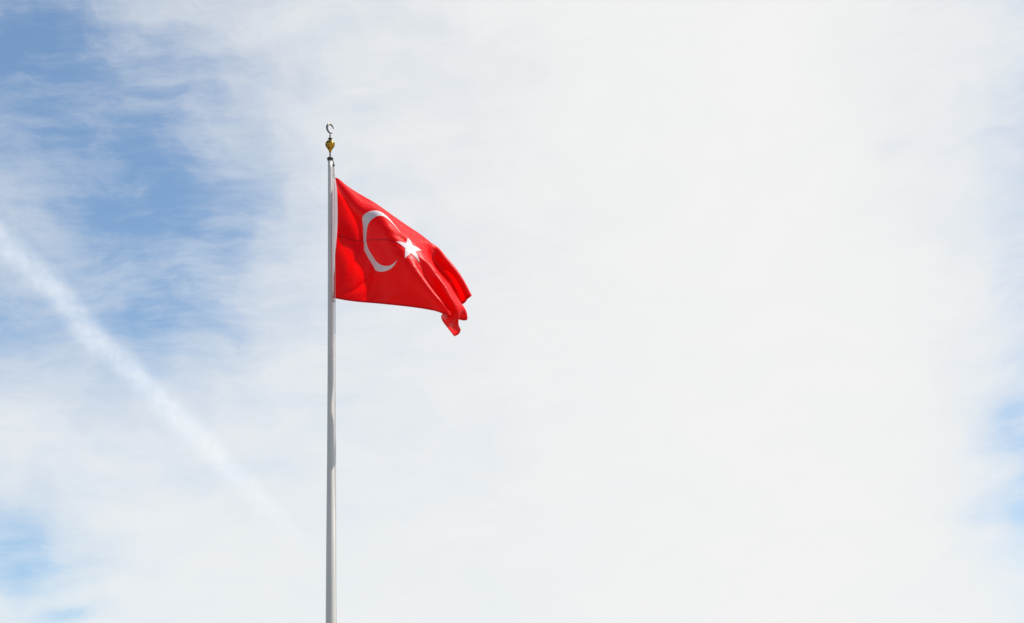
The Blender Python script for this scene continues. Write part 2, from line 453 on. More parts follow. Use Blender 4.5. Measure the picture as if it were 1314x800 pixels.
# ------------------------------------------------------------------ flag
# rest shape of the blown cloth in millimetres from the upper hoist corner: one row per station along the
# fly (0 .. 1.5 hoist heights), one point per station from the upper to the lower edge
FLAG_ORIGIN = Vector((-4.2925, 46.0929, 20.2257))
TABLE = """
0,0,0 3,2,-79 15,4,-157 27,6,-235 36,10,-314 41,12,-395 45,12,-477 47,11,-560 49,11,-643 50,11,-725 50,11,-805 51,11,-883 52,11,-959 52,11,-1033 51,11,-1106 50,11,-1179 47,11,-1251 43,11,-1325 39,11,-1399 34,11,-1473 29,11,-1548 23,12,-1623 16,12,-1700 10,13,-1777 4,13,-1855 -2,13,-1935 -7,12,-2015 -12,12,-2096 -17,12,-2177 -22,11,-2258 -27,11,-2339 -32,11,-2420 -37,11,-2500 -42,10,-2581 -46,10,-2662 -51,9,-2744 -56,9,-2826 -60,8,-2910 -64,8,-2994 -68,7,-3078 -71,7,-3161
74,-39,-48 46,-69,-111 37,-75,-188 49,-70,-266 73,-58,-341 98,-41,-415 115,-23,-492 123,-9,-572 127,-1,-653 129,5,-733 131,8,-813 132,11,-892 133,13,-969 133,14,-1046 132,14,-1122 130,10,-1197 126,2,-1272 120,-10,-1346 113,-22,-1421 104,-30,-1496 97,-34,-1572 91,-31,-1648 87,-21,-1724 84,-7,-1800 79,7,-1876 73,18,-1954 67,25,-2033 61,29,-2113 55,31,-2193 50,32,-2273 45,33,-2353 40,33,-2434 34,34,-2514 29,34,-2594 23,35,-2675 17,37,-2755 12,38,-2837 6,39,-2918 1,40,-2999 -5,41,-3080 -9,42,-3160
138,-57,-107 112,-114,-150 86,-143,-217 80,-143,-297 99,-128,-374 132,-106,-446 164,-81,-516 187,-55,-589 199,-34,-666 206,-18,-745 210,-7,-824 212,0,-904 213,6,-982 213,10,-1061 212,11,-1139 209,7,-1216 205,-4,-1293 198,-21,-1369 189,-41,-1443 179,-59,-1518 169,-70,-1595 160,-70,-1672 156,-59,-1749 154,-39,-1824 153,-15,-1899 149,7,-1974 143,24,-2051 137,35,-2130 130,43,-2209 124,47,-2288 119,49,-2368 113,51,-2448 107,52,-2528 101,54,-2607 94,57,-2687 88,60,-2767 81,63,-2847 75,66,-2927 68,69,-3006 62,71,-3086 56,73,-3165
196,-66,-168 180,-135,-199 154,-186,-253 132,-205,-327 131,-197,-408 154,-174,-483 190,-147,-552 225,-119,-619 253,-91,-689 271,-65,-763 282,-44,-840 288,-28,-919 291,-16,-998 292,-8,-1077 291,-3,-1156 288,-3,-1236 283,-11,-1314 275,-26,-1392 266,-48,-1467 256,-71,-1542 245,-91,-1618 234,-100,-1695 225,-96,-1774 221,-78,-1850 220,-52,-1924 220,-23,-1998 218,3,-2072 213,24,-2148 207,39,-2226 201,49,-2304 195,56,-2384 189,60,-2463 182,64,-2542 175,68,-2621 168,72,-2701 161,76,-2780 154,81,-2859 147,86,-2938 139,90,-3016 132,93,-3095 124,95,-3174
255,-70,-225 244,-143,-253 225,-206,-296 199,-248,-360 180,-257,-439 183,-241,-519 209,-215,-592 246,-186,-659 283,-157,-724 314,-128,-792 337,-100,-864 352,-76,-939 361,-57,-1017 365,-42,-1096 367,-32,-1175 365,-26,-1255 360,-27,-1335 353,-35,-1414 343,-52,-1492 332,-75,-1568 321,-99,-1643 309,-117,-1719 298,-123,-1797 289,-115,-1876 285,-93,-1951 285,-64,-2025 286,-33,-2097 286,-4,-2170 283,20,-2245 278,37,-2322 272,50,-2400 266,59,-2479 259,65,-2557 252,71,-2636 245,77,-2715 237,84,-2793 229,90,-2872 221,97,-2950 213,102,-3029 205,106,-3107 196,108,-3186
316,-73,-277 307,-145,-307 293,-213,-346 271,-269,-399 245,-301,-469 229,-303,-550 236,-282,-629 263,-254,-700 301,-225,-765 340,-196,-830 374,-166,-896 400,-138,-966 418,-113,-1041 429,-92,-1117 435,-75,-1196 437,-63,-1276 435,-57,-1356 429,-56,-1436 420,-64,-1515 409,-80,-1593 397,-101,-1669 385,-122,-1745 373,-138,-1821 361,-142,-1900 352,-131,-1977 349,-107,-2052 350,-76,-2124 353,-44,-2196 354,-14,-2268 352,11,-2343 348,30,-2419 343,45,-2496 336,56,-2574 329,65,-2652 322,73,-2730 314,82,-2808 306,90,-2887 297,98,-2965 289,105,-3043 279,109,-3121 269,111,-3200
378,-73,-326 368,-145,-360 357,-214,-397 339,-277,-444 315,-326,-504 290,-349,-578 279,-345,-659 289,-321,-737 319,-293,-806 358,-264,-871 398,-235,-934 433,-206,-1000 460,-178,-1070 480,-153,-1144 492,-132,-1220 499,-115,-1298 502,-101,-1377 500,-93,-1457 495,-90,-1537 485,-95,-1616 473,-108,-1694 461,-126,-1770 449,-145,-1846 436,-158,-1923 424,-159,-2001 416,-145,-2078 413,-120,-2152 416,-88,-2223 419,-56,-2294 422,-26,-2366 421,-1,-2440 417,19,-2516 412,35,-2593 405,48,-2670 398,59,-2748 390,70,-2825 382,81,-2903 374,90,-2981 364,98,-3059 355,104,-3137 344,107,-3215
442,-72,-373 430,-142,-410 418,-211,-449 404,-277,-492 385,-336,-544 360,-378,-609 337,-395,-686 330,-385,-767 345,-361,-843 378,-332,-911 417,-303,-974 457,-275,-1038 492,-246,-1103 519,-219,-1174 538,-195,-1247 551,-175,-1324 558,-158,-1402 562,-145,-1480 562,-134,-1559 557,-129,-1639 549,-130,-1718 537,-138,-1795 524,-152,-1872 511,-168,-1948 498,-178,-2025 487,-175,-2102 480,-160,-2178 479,-133,-2251 482,-102,-2321 487,-70,-2392 489,-41,-2464 488,-17,-2538 485,3,-2613 479,20,-2689 473,35,-2766 466,49,-2843 458,61,-2920 449,73,-2998 440,83,-3075 429,91,-3153 418,96,-3231
507,-71,-418 493,-138,-459 480,-206,-499 466,-273,-541 451,-337,-588 430,-392,-645 405,-429,-713 386,-439,-792 385,-426,-873 405,-400,-946 439,-372,-1013 479,-343,-1076 518,-315,-1139 551,-288,-1207 576,-263,-1278 593,-242,-1352 604,-223,-1429 612,-207,-1507 616,-193,-1584 618,-181,-1662 616,-173,-1741 609,-169,-1819 599,-173,-1896 586,-182,-1973 573,-193,-2049 561,-198,-2125 550,-192,-2201 545,-174,-2276 546,-147,-2348 549,-117,-2418 553,-87,-2489 555,-59,-2561 554,-36,-2635 550,-16,-2710 545,2,-2786 538,18,-2863 531,33,-2939 522,47,-3016 513,59,-3094 503,70,-3171 492,78,-3249
572,-69,-463 556,-135,-506 541,-201,-549 528,-268,-591 514,-334,-635 497,-396,-684 475,-447,-744 452,-478,-816 438,-482,-896 444,-466,-975 468,-440,-1047 504,-412,-1112 543,-384,-1175 579,-357,-1241 608,-332,-1310 629,-310,-1383 642,-292,-1459 651,-275,-1536 657,-261,-1613 663,-247,-1689 667,-234,-1766 669,-223,-1842 666,-215,-1919 658,-213,-1996 647,-216,-2072 634,-221,-2148 623,-220,-2224 615,-211,-2299 612,-190,-2372 613,-164,-2444 616,-135,-2515 618,-107,-2586 619,-81,-2659 617,-59,-2733 613,-38,-2808 607,-20,-2884 600,-3,-2960 593,13,-3036 584,28,-3113 574,41,-3190 563,53,-3267
638,-68,-506 620,-132,-551 604,-197,-595 589,-263,-639 576,-330,-682 562,-396,-727 544,-456,-779 522,-502,-842 502,-527,-917 495,-526,-997 507,-507,-1074 535,-481,-1144 572,-453,-1209 608,-426,-1273 639,-402,-1342 661,-381,-1415 674,-362,-1490 682,-347,-1566 689,-332,-1642 696,-318,-1718 703,-304,-1793 711,-290,-1868 716,-277,-1943 717,-266,-2019 713,-258,-2095 705,-254,-2170 695,-252,-2246 685,-245,-2321 679,-231,-2395 677,-210,-2468 678,-184,-2539 680,-157,-2611 681,-131,-2683 680,-107,-2756 677,-85,-2831 672,-64,-2906 666,-46,-2981 659,-28,-3057 651,-11,-3134 642,5,-3210 632,19,-3287
704,-67,-548 686,-131,-594 669,-195,-639 653,-261,-683 639,-327,-726 626,-394,-769 611,-459,-816 593,-516,-871 572,-557,-937 556,-574,-1015 557,-568,-1095 575,-547,-1170 607,-520,-1238 642,-494,-1304 670,-471,-1373 689,-452,-1446 701,-435,-1521 708,-420,-1596 713,-406,-1672 719,-393,-1747 727,-379,-1822 737,-364,-1896 748,-349,-1970 758,-333,-2044 764,-318,-2118 765,-305,-2193 760,-295,-2268 753,-286,-2342 746,-273,-2417 741,-256,-2490 740,-233,-2563 740,-208,-2635 740,-183,-2707 739,-159,-2780 737,-136,-2854 733,-114,-2929 728,-94,-3004 721,-75,-3080 714,-57,-3156 705,-39,-3232 696,-22,-3308
770,-66,-591 752,-131,-634 736,-196,-678 720,-262,-722 706,-328,-766 692,-395,-808 678,-462,-853 662,-524,-902 643,-577,-961 625,-611,-1032 616,-620,-1112 625,-607,-1190 649,-585,-1263 676,-562,-1332 698,-542,-1403 714,-524,-1476 724,-508,-1551 729,-494,-1626 733,-481,-1701 738,-468,-1776 745,-454,-1851 755,-440,-1925 768,-424,-1998 783,-407,-2071 797,-389,-2143 808,-371,-2216 813,-353,-2290 812,-338,-2364 809,-322,-2438 804,-305,-2512 800,-284,-2586 798,-261,-2658 797,-237,-2731 796,-213,-2804 794,-190,-2878 790,-168,-2953 785,-147,-3028 779,-127,-3103 772,-108,-3179 763,-89,-3255 754,-71,-3331
836,-66,-633 820,-133,-673 804,-200,-715 789,-267,-757 775,-334,-799 761,-401,-842 746,-467,-885 731,-532,-932 714,-590,-986 696,-636,-1051 683,-660,-1127 683,-660,-1207 694,-648,-1284 711,-631,-1358 727,-613,-1431 739,-597,-1504 748,-582,-1578 753,-568,-1653 757,-555,-1728 760,-543,-1803 766,-529,-1879 775,-515,-1953 788,-499,-2027 804,-481,-2099 822,-462,-2171 839,-441,-2242 852,-420,-2314 860,-400,-2387 862,-380,-2461 860,-360,-2535 857,-339,-2608 854,-317,-2682 852,-294,-2755 850,-270,-2829 848,-247,-2902 844,-224,-2977 839,-202,-3052 833,-182,-3127 826,-162,-3202 818,-143,-3278 808,-124,-3354
901,-65,-676 887,-136,-712 874,-206,-749 860,-275,-788 846,-343,-828 831,-410,-869 816,-477,-913 801,-542,-959 784,-602,-1011 767,-654,-1071 752,-690,-1142 744,-706,-1221 744,-706,-1301 751,-697,-1379 761,-683,-1454 770,-669,-1529 778,-654,-1603 785,-640,-1678 790,-627,-1753 793,-615,-1828 797,-602,-1904 803,-588,-1979 814,-572,-2053 829,-554,-2127 847,-534,-2199 866,-513,-2270 884,-490,-2340 897,-467,-2412 905,-444,-2485 908,-422,-2558 907,-399,-2632 905,-376,-2705 903,-353,-2779 901,-329,-2853 899,-305,-2927 896,-282,-3001 891,-260,-3076 885,-239,-3151 878,-219,-3227 869,-199,-3302 860,-180,-3378
965,-65,-720 953,-138,-752 942,-210,-785 930,-282,-819 916,-352,-856 902,-422,-895 887,-489,-937 871,-555,-982 854,-616,-1033 837,-671,-1092 822,-713,-1160 809,-743,-1236 802,-756,-1315 801,-756,-1395 805,-748,-1473 811,-736,-1549 818,-723,-1625 825,-709,-1700 831,-696,-1775 834,-683,-1851 837,-671,-1927 841,-658,-2003 848,-643,-2078 860,-625,-2153 876,-606,-2225 895,-584,-2296 914,-560,-2367 930,-536,-2438 942,-512,-2510 949,-487,-2582 952,-463,-2656 952,-439,-2729 951,-414,-2803 950,-390,-2877 948,-365,-2951 945,-342,-3026 941,-319,-3101 935,-297,-3176 928,-277,-3251 920,-257,-3327 911,-237,-3402
1027,-64,-765 1018,-139,-794 1008,-213,-824 997,-286,-855 985,-359,-888 972,-431,-923 958,-501,-962 942,-569,-1004 924,-633,-1054 907,-690,-1111 890,-738,-1176 876,-775,-1249 866,-798,-1327 860,-806,-1408 859,-805,-1487 862,-797,-1566 867,-786,-1643 873,-773,-1720 878,-759,-1796 882,-747,-1872 885,-735,-1949 887,-723,-2025 891,-710,-2102 899,-694,-2177 911,-675,-2251 928,-653,-2323 946,-630,-2394 964,-605,-2464 977,-580,-2536 985,-555,-2608 991,-529,-2681 994,-503,-2754 995,-477,-2828 995,-452,-2902 995,-426,-2976 993,-402,-3051 989,-378,-3126 985,-356,-3201 978,-334,-3276 970,-314,-3351 962,-293,-3426
1088,-63,-812 1080,-138,-839 1071,-213,-868 1061,-287,-897 1050,-362,-927 1039,-436,-958 1026,-509,-992 1010,-580,-1031 993,-648,-1075 975,-710,-1128 958,-764,-1190 943,-806,-1261 932,-834,-1339 925,-849,-1419 920,-854,-1500 920,-852,-1581 922,-843,-1660 927,-831,-1738 932,-818,-1815 936,-806,-1892 938,-794,-1969 940,-783,-2046 942,-772,-2123 945,-758,-2200 953,-741,-2275 965,-720,-2348 982,-697,-2420 998,-673,-2491 1011,-648,-2562 1020,-622,-2634 1027,-596,-2707 1032,-569,-2780 1037,-542,-2854 1039,-514,-2928 1041,-488,-3002 1040,-462,-3076 1038,-437,-3151 1034,-414,-3226 1029,-391,-3301 1022,-369,-3376 1015,-348,-3451
1149,-61,-858 1140,-135,-887 1131,-210,-915 1121,-285,-943 1111,-361,-972 1101,-436,-1001 1089,-512,-1031 1076,-587,-1064 1061,-659,-1102 1043,-728,-1147 1026,-788,-1205 1012,-835,-1273 1000,-868,-1350 992,-888,-1431 985,-898,-1513 981,-900,-1595 982,-895,-1675 985,-885,-1755 989,-873,-1833 993,-861,-1911 996,-849,-1989 997,-838,-2066 998,-828,-2144 998,-817,-2221 1002,-803,-2298 1009,-785,-2373 1021,-763,-2446 1036,-739,-2517 1047,-714,-2589 1056,-689,-2662 1063,-663,-2734 1070,-635,-2807 1077,-606,-2881 1083,-577,-2954 1086,-548,-3028 1088,-521,-3102 1087,-495,-3176 1085,-470,-3251 1081,-447,-3325 1076,-424,-3400 1069,-401,-3475
1209,-58,-906 1199,-132,-934 1189,-207,-963 1180,-282,-991 1170,-358,-1019 1160,-435,-1046 1150,-512,-1073 1139,-589,-1102 1126,-664,-1135 1111,-737,-1174 1096,-804,-1225 1081,-858,-1290 1069,-898,-1364 1059,-924,-1445 1050,-940,-1527 1044,-946,-1609 1043,-944,-1691 1044,-937,-1772 1048,-926,-1851 1052,-914,-1930 1055,-902,-2008 1057,-891,-2086 1057,-881,-2165 1056,-871,-2243 1056,-859,-2320 1059,-845,-2396 1067,-825,-2471 1077,-803,-2544 1086,-779,-2617 1094,-754,-2690 1101,-727,-2762 1110,-699,-2835 1119,-668,-2908 1127,-638,-2981 1133,-608,-3054 1137,-579,-3128 1138,-552,-3202 1137,-525,-3276 1135,-500,-3350 1131,-476,-3425 1126,-452,-3499
1269,-54,-953 1258,-128,-982 1248,-203,-1011 1238,-278,-1040 1228,-354,-1067 1219,-431,-1093 1209,-509,-1118 1200,-587,-1145 1189,-664,-1175 1176,-739,-1210 1164,-810,-1255 1152,-872,-1313 1140,-920,-1383 1128,-955,-1461 1116,-978,-1542 1108,-990,-1625 1104,-993,-1707 1103,-988,-1789 1106,-979,-1870 1110,-967,-1949 1114,-954,-2028 1116,-942,-2107 1117,-931,-2186 1116,-922,-2264 1114,-912,-2342 1114,-900,-2420 1117,-884,-2496 1123,-864,-2571 1129,-841,-2645 1135,-817,-2718 1143,-790,-2791 1153,-760,-2864 1164,-728,-2936 1174,-696,-3009 1182,-665,-3081 1187,-635,-3154 1191,-606,-3227 1192,-578,-3301 1191,-552,-3375 1188,-526,-3449 1185,-501,-3522
1329,-49,-1000 1318,-123,-1029 1307,-198,-1059 1297,-273,-1087 1287,-349,-1114 1277,-426,-1140 1268,-504,-1165 1258,-582,-1191 1248,-659,-1220 1237,-735,-1252 1228,-807,-1294 1220,-874,-1346 1210,-932,-1410 1198,-978,-1482 1184,-1011,-1560 1172,-1031,-1641 1165,-1040,-1725 1162,-1039,-1807 1163,-1032,-1889 1166,-1021,-1970 1170,-1008,-2049 1174,-995,-2128 1176,-983,-2207 1176,-972,-2286 1174,-962,-2365 1172,-951,-2443 1171,-938,-2521 1173,-920,-2597 1177,-900,-2673 1182,-876,-2747 1190,-848,-2820 1200,-818,-2893 1213,-785,-2965 1224,-752,-3036 1234,-720,-3108 1241,-688,-3180 1246,-658,-3253 1248,-629,-3326 1249,-601,-3399 1248,-574,-3472 1245,-547,-3545
1389,-44,-1046 1377,-118,-1076 1366,-192,-1106 1355,-268,-1134 1345,-344,-1161 1335,-420,-1187 1325,-497,-1213 1316,-574,-1240 1306,-651,-1269 1296,-726,-1301 1288,-799,-1340 1283,-868,-1388 1276,-932,-1445 1267,-987,-1511 1254,-1033,-1583 1240,-1065,-1661 1228,-1083,-1743 1220,-1089,-1826 1218,-1086,-1909 1220,-1077,-1991 1224,-1064,-2072 1228,-1050,-2151 1232,-1036,-2231 1233,-1023,-2310 1232,-1011,-2389 1230,-1000,-2468 1228,-988,-2547 1228,-973,-2624 1229,-954,-2701 1233,-930,-2775 1241,-903,-2849 1253,-872,-2921 1266,-838,-2992 1278,-805,-3063 1289,-771,-3134 1298,-739,-3206 1304,-707,-3278 1307,-677,-3350 1309,-648,-3423 1309,-619,-3495 1307,-591,-3568
1449,-38,-1092 1437,-112,-1122 1425,-186,-1152 1414,-261,-1181 1403,-336,-1209 1393,-412,-1236 1383,-489,-1263 1372,-565,-1290 1363,-640,-1320 1353,-714,-1352 1346,-786,-1390 1341,-856,-1436 1338,-922,-1488 1332,-985,-1548 1323,-1041,-1614 1309,-1085,-1686 1294,-1116,-1764 1282,-1133,-1847 1275,-1137,-1930 1273,-1132,-2013 1275,-1121,-2095 1279,-1107,-2176 1284,-1092,-2256 1287,-1077,-2335 1288,-1063,-2415 1287,-1050,-2494 1286,-1037,-2573 1284,-1022,-2651 1285,-1004,-2728 1290,-981,-2803 1298,-953,-2877 1310,-921,-2948 1324,-887,-3019 1337,-853,-3090 1348,-819,-3160 1357,-786,-3231 1364,-754,-3302 1369,-722,-3374 1371,-692,-3446 1372,-662,-3518 1371,-633,-3590
1509,-32,-1138 1497,-105,-1168 1484,-179,-1198 1472,-253,-1228 1461,-328,-1257 1450,-403,-1285 1439,-478,-1313 1429,-553,-1342 1419,-627,-1373 1410,-700,-1406 1402,-771,-1443 1397,-840,-1487 1395,-908,-1537 1392,-973,-1592 1387,-1035,-1652 1377,-1090,-1718 1364,-1135,-1790 1349,-1165,-1869 1336,-1180,-1952 1329,-1183,-2036 1327,-1176,-2119 1329,-1164,-2201 1334,-1149,-2282 1338,-1133,-2362 1341,-1117,-2442 1342,-1101,-2521 1342,-1086,-2601 1342,-1070,-2679 1344,-1051,-2756 1350,-1027,-2831 1359,-998,-2904 1372,-966,-2975 1386,-932,-3045 1399,-898,-3115 1410,-864,-3185 1419,-830,-3256 1427,-797,-3327 1432,-765,-3398 1435,-734,-3469 1437,-703,-3541 1437,-673,-3612
1569,-24,-1183 1556,-97,-1214 1543,-171,-1244 1531,-245,-1275 1519,-319,-1305 1508,-393,-1334 1496,-467,-1364 1486,-541,-1394 1476,-613,-1426 1466,-685,-1460 1458,-755,-1497 1453,-824,-1540 1450,-891,-1587 1449,-958,-1639 1446,-1022,-1696 1441,-1083,-1756 1431,-1138,-1822 1418,-1181,-1896 1403,-1210,-1975 1391,-1224,-2058 1384,-1225,-2142 1382,-1218,-2226 1384,-1205,-2308 1388,-1189,-2390 1392,-1172,-2470 1395,-1155,-2550 1397,-1137,-2629 1399,-1118,-2707 1404,-1096,-2783 1412,-1071,-2858 1424,-1041,-2930 1438,-1008,-3000 1451,-974,-3070 1464,-939,-3139 1475,-905,-3209 1484,-871,-3279 1492,-838,-3350 1497,-805,-3421 1501,-774,-3492 1503,-742,-3563 1503,-711,-3634
1629,-16,-1228 1615,-89,-1259 1602,-162,-1290 1589,-235,-1321 1577,-309,-1352 1566,-382,-1383 1554,-455,-1414 1543,-527,-1446 1533,-599,-1479 1524,-669,-1514 1516,-739,-1552 1510,-807,-1593 1507,-875,-1638 1505,-941,-1687 1503,-1006,-1741 1500,-1070,-1798 1495,-1130,-1860 1485,-1183,-1927 1472,-1224,-2002 1459,-1251,-2082 1448,-1264,-2166 1441,-1264,-2250 1438,-1256,-2334 1440,-1243,-2417 1443,-1226,-2499 1447,-1207,-2579 1451,-1188,-2658 1457,-1166,-2736 1465,-1141,-2811 1476,-1113,-2884 1490,-1081,-2955 1504,-1047,-3024 1518,-1013,-3094 1531,-978,-3163 1542,-944,-3233 1551,-910,-3303 1559,-876,-3373 1565,-843,-3443 1568,-811,-3514 1571,-779,-3585 1571,-748,-3655
1689,-8,-1271 1675,-80,-1303 1661,-153,-1335 1649,-225,-1367 1636,-298,-1399 1624,-370,-1431 1612,-442,-1464 1601,-513,-1497 1591,-584,-1532 1582,-653,-1567 1575,-723,-1605 1569,-791,-1644 1566,-859,-1688 1564,-925,-1735 1562,-991,-1786 1559,-1055,-1840 1555,-1117,-1899 1549,-1175,-1962 1540,-1224,-2032 1528,-1263,-2109 1516,-1288,-2190 1505,-1299,-2274 1499,-1299,-2360 1496,-1290,-2444 1497,-1276,-2527 1502,-1258,-2608 1508,-1237,-2687 1517,-1213,-2764 1527,-1186,-2839 1541,-1156,-2910 1557,-1122,-2980 1572,-1087,-3049 1586,-1051,-3117 1599,-1016,-3186 1610,-981,-3256 1620,-946,-3325 1627,-912,-3395 1633,-879,-3465 1637,-846,-3536 1639,-814,-3606 1640,-782,-3677
1748,2,-1314 1734,-71,-1347 1721,-143,-1379 1708,-215,-1412 1696,-287,-1445 1684,-358,-1479 1672,-429,-1513 1660,-499,-1548 1651,-568,-1583 1642,-638,-1619 1636,-707,-1656 1631,-776,-1695 1627,-843,-1737 1625,-910,-1781 1623,-976,-1830 1621,-1041,-1882 1617,-1103,-1938 1611,-1163,-1999 1605,-1216,-2065 1596,-1262,-2138 1585,-1298,-2216 1573,-1321,-2299 1563,-1331,-2384 1558,-1330,-2469 1556,-1321,-2554 1560,-1305,-2636 1568,-1284,-2715 1578,-1259,-2792 1591,-1230,-2866 1607,-1198,-2937 1623,-1163,-3006 1639,-1126,-3074 1654,-1090,-3142 1667,-1053,-3210 1679,-1017,-3279 1689,-981,-3348 1697,-947,-3417 1703,-913,-3487 1707,-880,-3557 1709,-847,-3627 1710,-815,-3698
1807,11,-1356 1794,-61,-1388 1782,-133,-1421 1769,-205,-1455 1757,-275,-1490 1744,-345,-1525 1732,-415,-1561 1721,-484,-1597 1711,-553,-1632 1704,-623,-1669 1698,-692,-1705 1694,-760,-1743 1691,-829,-1783 1689,-896,-1826 1688,-962,-1873 1685,-1027,-1922 1680,-1090,-1976 1675,-1149,-2035 1669,-1204,-2100 1661,-1254,-2170 1652,-1295,-2245 1642,-1328,-2325 1632,-1349,-2408 1624,-1359,-2493 1621,-1358,-2579 1624,-1347,-2662 1631,-1328,-2742 1642,-1304,-2819 1656,-1274,-2893 1671,-1241,-2964 1688,-1205,-3033 1705,-1167,-3100 1721,-1129,-3168 1736,-1091,-3235 1748,-1053,-3303 1759,-1016,-3371 1767,-980,-3440 1774,-945,-3509 1778,-911,-3579 1780,-878,-3649 1781,-846,-3719
1866,21,-1396 1854,-51,-1429 1843,-123,-1463 1830,-194,-1498 1817,-263,-1534 1805,-332,-1571 1793,-401,-1607 1782,-469,-1644 1773,-539,-1680 1767,-608,-1716 1762,-677,-1752 1758,-746,-1790 1756,-814,-1829 1754,-882,-1870 1753,-948,-1914 1750,-1013,-1962 1745,-1077,-2014 1740,-1136,-2071 1733,-1190,-2134 1726,-1240,-2203 1718,-1285,-2275 1710,-1323,-2352 1702,-1353,-2433 1695,-1374,-2517 1691,-1384,-2602 1691,-1382,-2686 1697,-1369,-2768 1706,-1346,-2846 1720,-1318,-2921 1735,-1285,-2993 1753,-1248,-3062 1770,-1210,-3129 1787,-1170,-3195 1803,-1130,-3261 1817,-1090,-3328 1829,-1051,-3395 1838,-1013,-3463 1845,-977,-3531 1850,-942,-3600 1852,-908,-3670 1853,-875,-3740
1925,32,-1436 1915,-40,-1469 1903,-112,-1504 1891,-181,-1540 1878,-250,-1578 1865,-318,-1616 1854,-386,-1653 1844,-455,-1689 1837,-524,-1725 1831,-593,-1761 1826,-662,-1797 1823,-731,-1834 1821,-799,-1873 1820,-866,-1913 1819,-933,-1956 1816,-999,-2001 1811,-1062,-2052 1806,-1121,-2108 1799,-1175,-2169 1792,-1224,-2236 1784,-1269,-2307 1777,-1309,-2382 1771,-1345,-2460 1766,-1375,-2541 1763,-1396,-2624 1763,-1406,-2709 1766,-1402,-2792 1774,-1386,-2873 1785,-1360,-2950 1799,-1329,-3023 1816,-1292,-3092 1834,-1253,-3159 1852,-1212,-3225 1869,-1170,-3290 1885,-1128,-3355 1898,-1087,-3420 1908,-1047,-3487 1916,-1009,-3554 1922,-972,-3623 1925,-937,-3692 1926,-903,-3761
1984,44,-1475 1974,-28,-1510 1962,-98,-1546 1950,-167,-1584 1937,-235,-1623 1925,-303,-1661 1916,-371,-1697 1908,-441,-1732 1902,-510,-1767 1896,-579,-1803 1892,-647,-1840 1889,-715,-1878 1886,-782,-1917 1885,-849,-1957 1884,-916,-1999 1882,-981,-2043 1878,-1044,-2091 1873,-1103,-2146 1866,-1157,-2206 1858,-1206,-2271 1850,-1250,-2340 1843,-1290,-2413 1838,-1328,-2489 1835,-1363,-2567 1835,-1393,-2648 1837,-1414,-2730 1840,-1422,-2814 1845,-1417,-2897 1853,-1398,-2977 1864,-1371,-3052 1879,-1336,-3124 1897,-1297,-3192 1916,-1255,-3257 1934,-1211,-3321 1951,-1167,-3384 1966,-1124,-3448 1978,-1082,-3513 1987,-1041,-3579 1994,-1002,-3646 1997,-966,-3714 1999,-930,-3782
2041,57,-1514 2031,-14,-1552 2019,-83,-1590 2006,-150,-1630 1995,-218,-1668 1986,-287,-1704 1979,-357,-1739 1973,-427,-1773 1968,-496,-1808 1962,-564,-1845 1957,-631,-1883 1953,-697,-1922 1950,-764,-1962 1949,-830,-2002 1948,-895,-2044 1947,-961,-2086 1944,-1023,-2133 1939,-1082,-2186 1932,-1136,-2244 1924,-1185,-2307 1915,-1228,-2375 1907,-1267,-2447 1902,-1303,-2521 1901,-1339,-2597 1904,-1374,-2674 1910,-1404,-2753 1916,-1426,-2835 1920,-1434,-2919 1925,-1427,-3001 1933,-1407,-3080 1945,-1377,-3155 1960,-1340,-3225 1978,-1298,-3291 1998,-1254,-3354 2016,-1208,-3416 2033,-1162,-3478 2047,-1118,-3541 2058,-1074,-3605 2066,-1033,-3670 2070,-994,-3737 2073,-956,-3804
2098,71,-1555 2086,3,-1595 2073,-65,-1636 2062,-133,-1675 2054,-202,-1711 2048,-273,-1745 2044,-344,-1777 2039,-414,-1811 2033,-482,-1847 2026,-548,-1886 2020,-613,-1927 2015,-677,-1967 2012,-742,-2008 2010,-807,-2049 2009,-872,-2091 2009,-936,-2133 2007,-999,-2179 2003,-1058,-2230 1998,-1112,-2285 1990,-1162,-2346 1981,-1204,-2412 1971,-1241,-2482 1963,-1274,-2555 1961,-1307,-2630 1966,-1342,-2705 1976,-1377,-2781 1988,-1408,-2859 1997,-1430,-2939 2002,-1439,-3022 2007,-1433,-3104 2014,-1412,-3183 2026,-1380,-3256 2042,-1340,-3325 2060,-1296,-3389 2080,-1250,-3451 2099,-1202,-3511 2115,-1155,-3572 2128,-1109,-3633 2137,-1064,-3696 2143,-1022,-3761 2147,-981,-3826
2154,87,-1596 2140,21,-1640 2128,-47,-1681 2120,-116,-1718 2115,-188,-1751 2113,-261,-1781 2110,-332,-1813 2105,-400,-1849 2097,-465,-1889 2087,-528,-1931 2080,-591,-1973 2074,-654,-2015 2071,-717,-2057 2068,-781,-2099 2066,-844,-2142 2067,-907,-2184 2066,-969,-2228 2065,-1029,-2277 2061,-1085,-2330 2055,-1136,-2388 2047,-1180,-2451 2036,-1214,-2519 2025,-1242,-2591 2018,-1269,-2666 2020,-1300,-2740 2032,-1335,-2814 2050,-1371,-2888 2066,-1404,-2963 2077,-1428,-3043 2084,-1439,-3124 2089,-1434,-3206 2096,-1413,-3285 2108,-1379,-3357 2124,-1338,-3424 2143,-1291,-3487 2163,-1243,-3546 2181,-1193,-3605 2196,-1145,-3665 2208,-1097,-3725 2216,-1051,-3787 2221,-1007,-3849
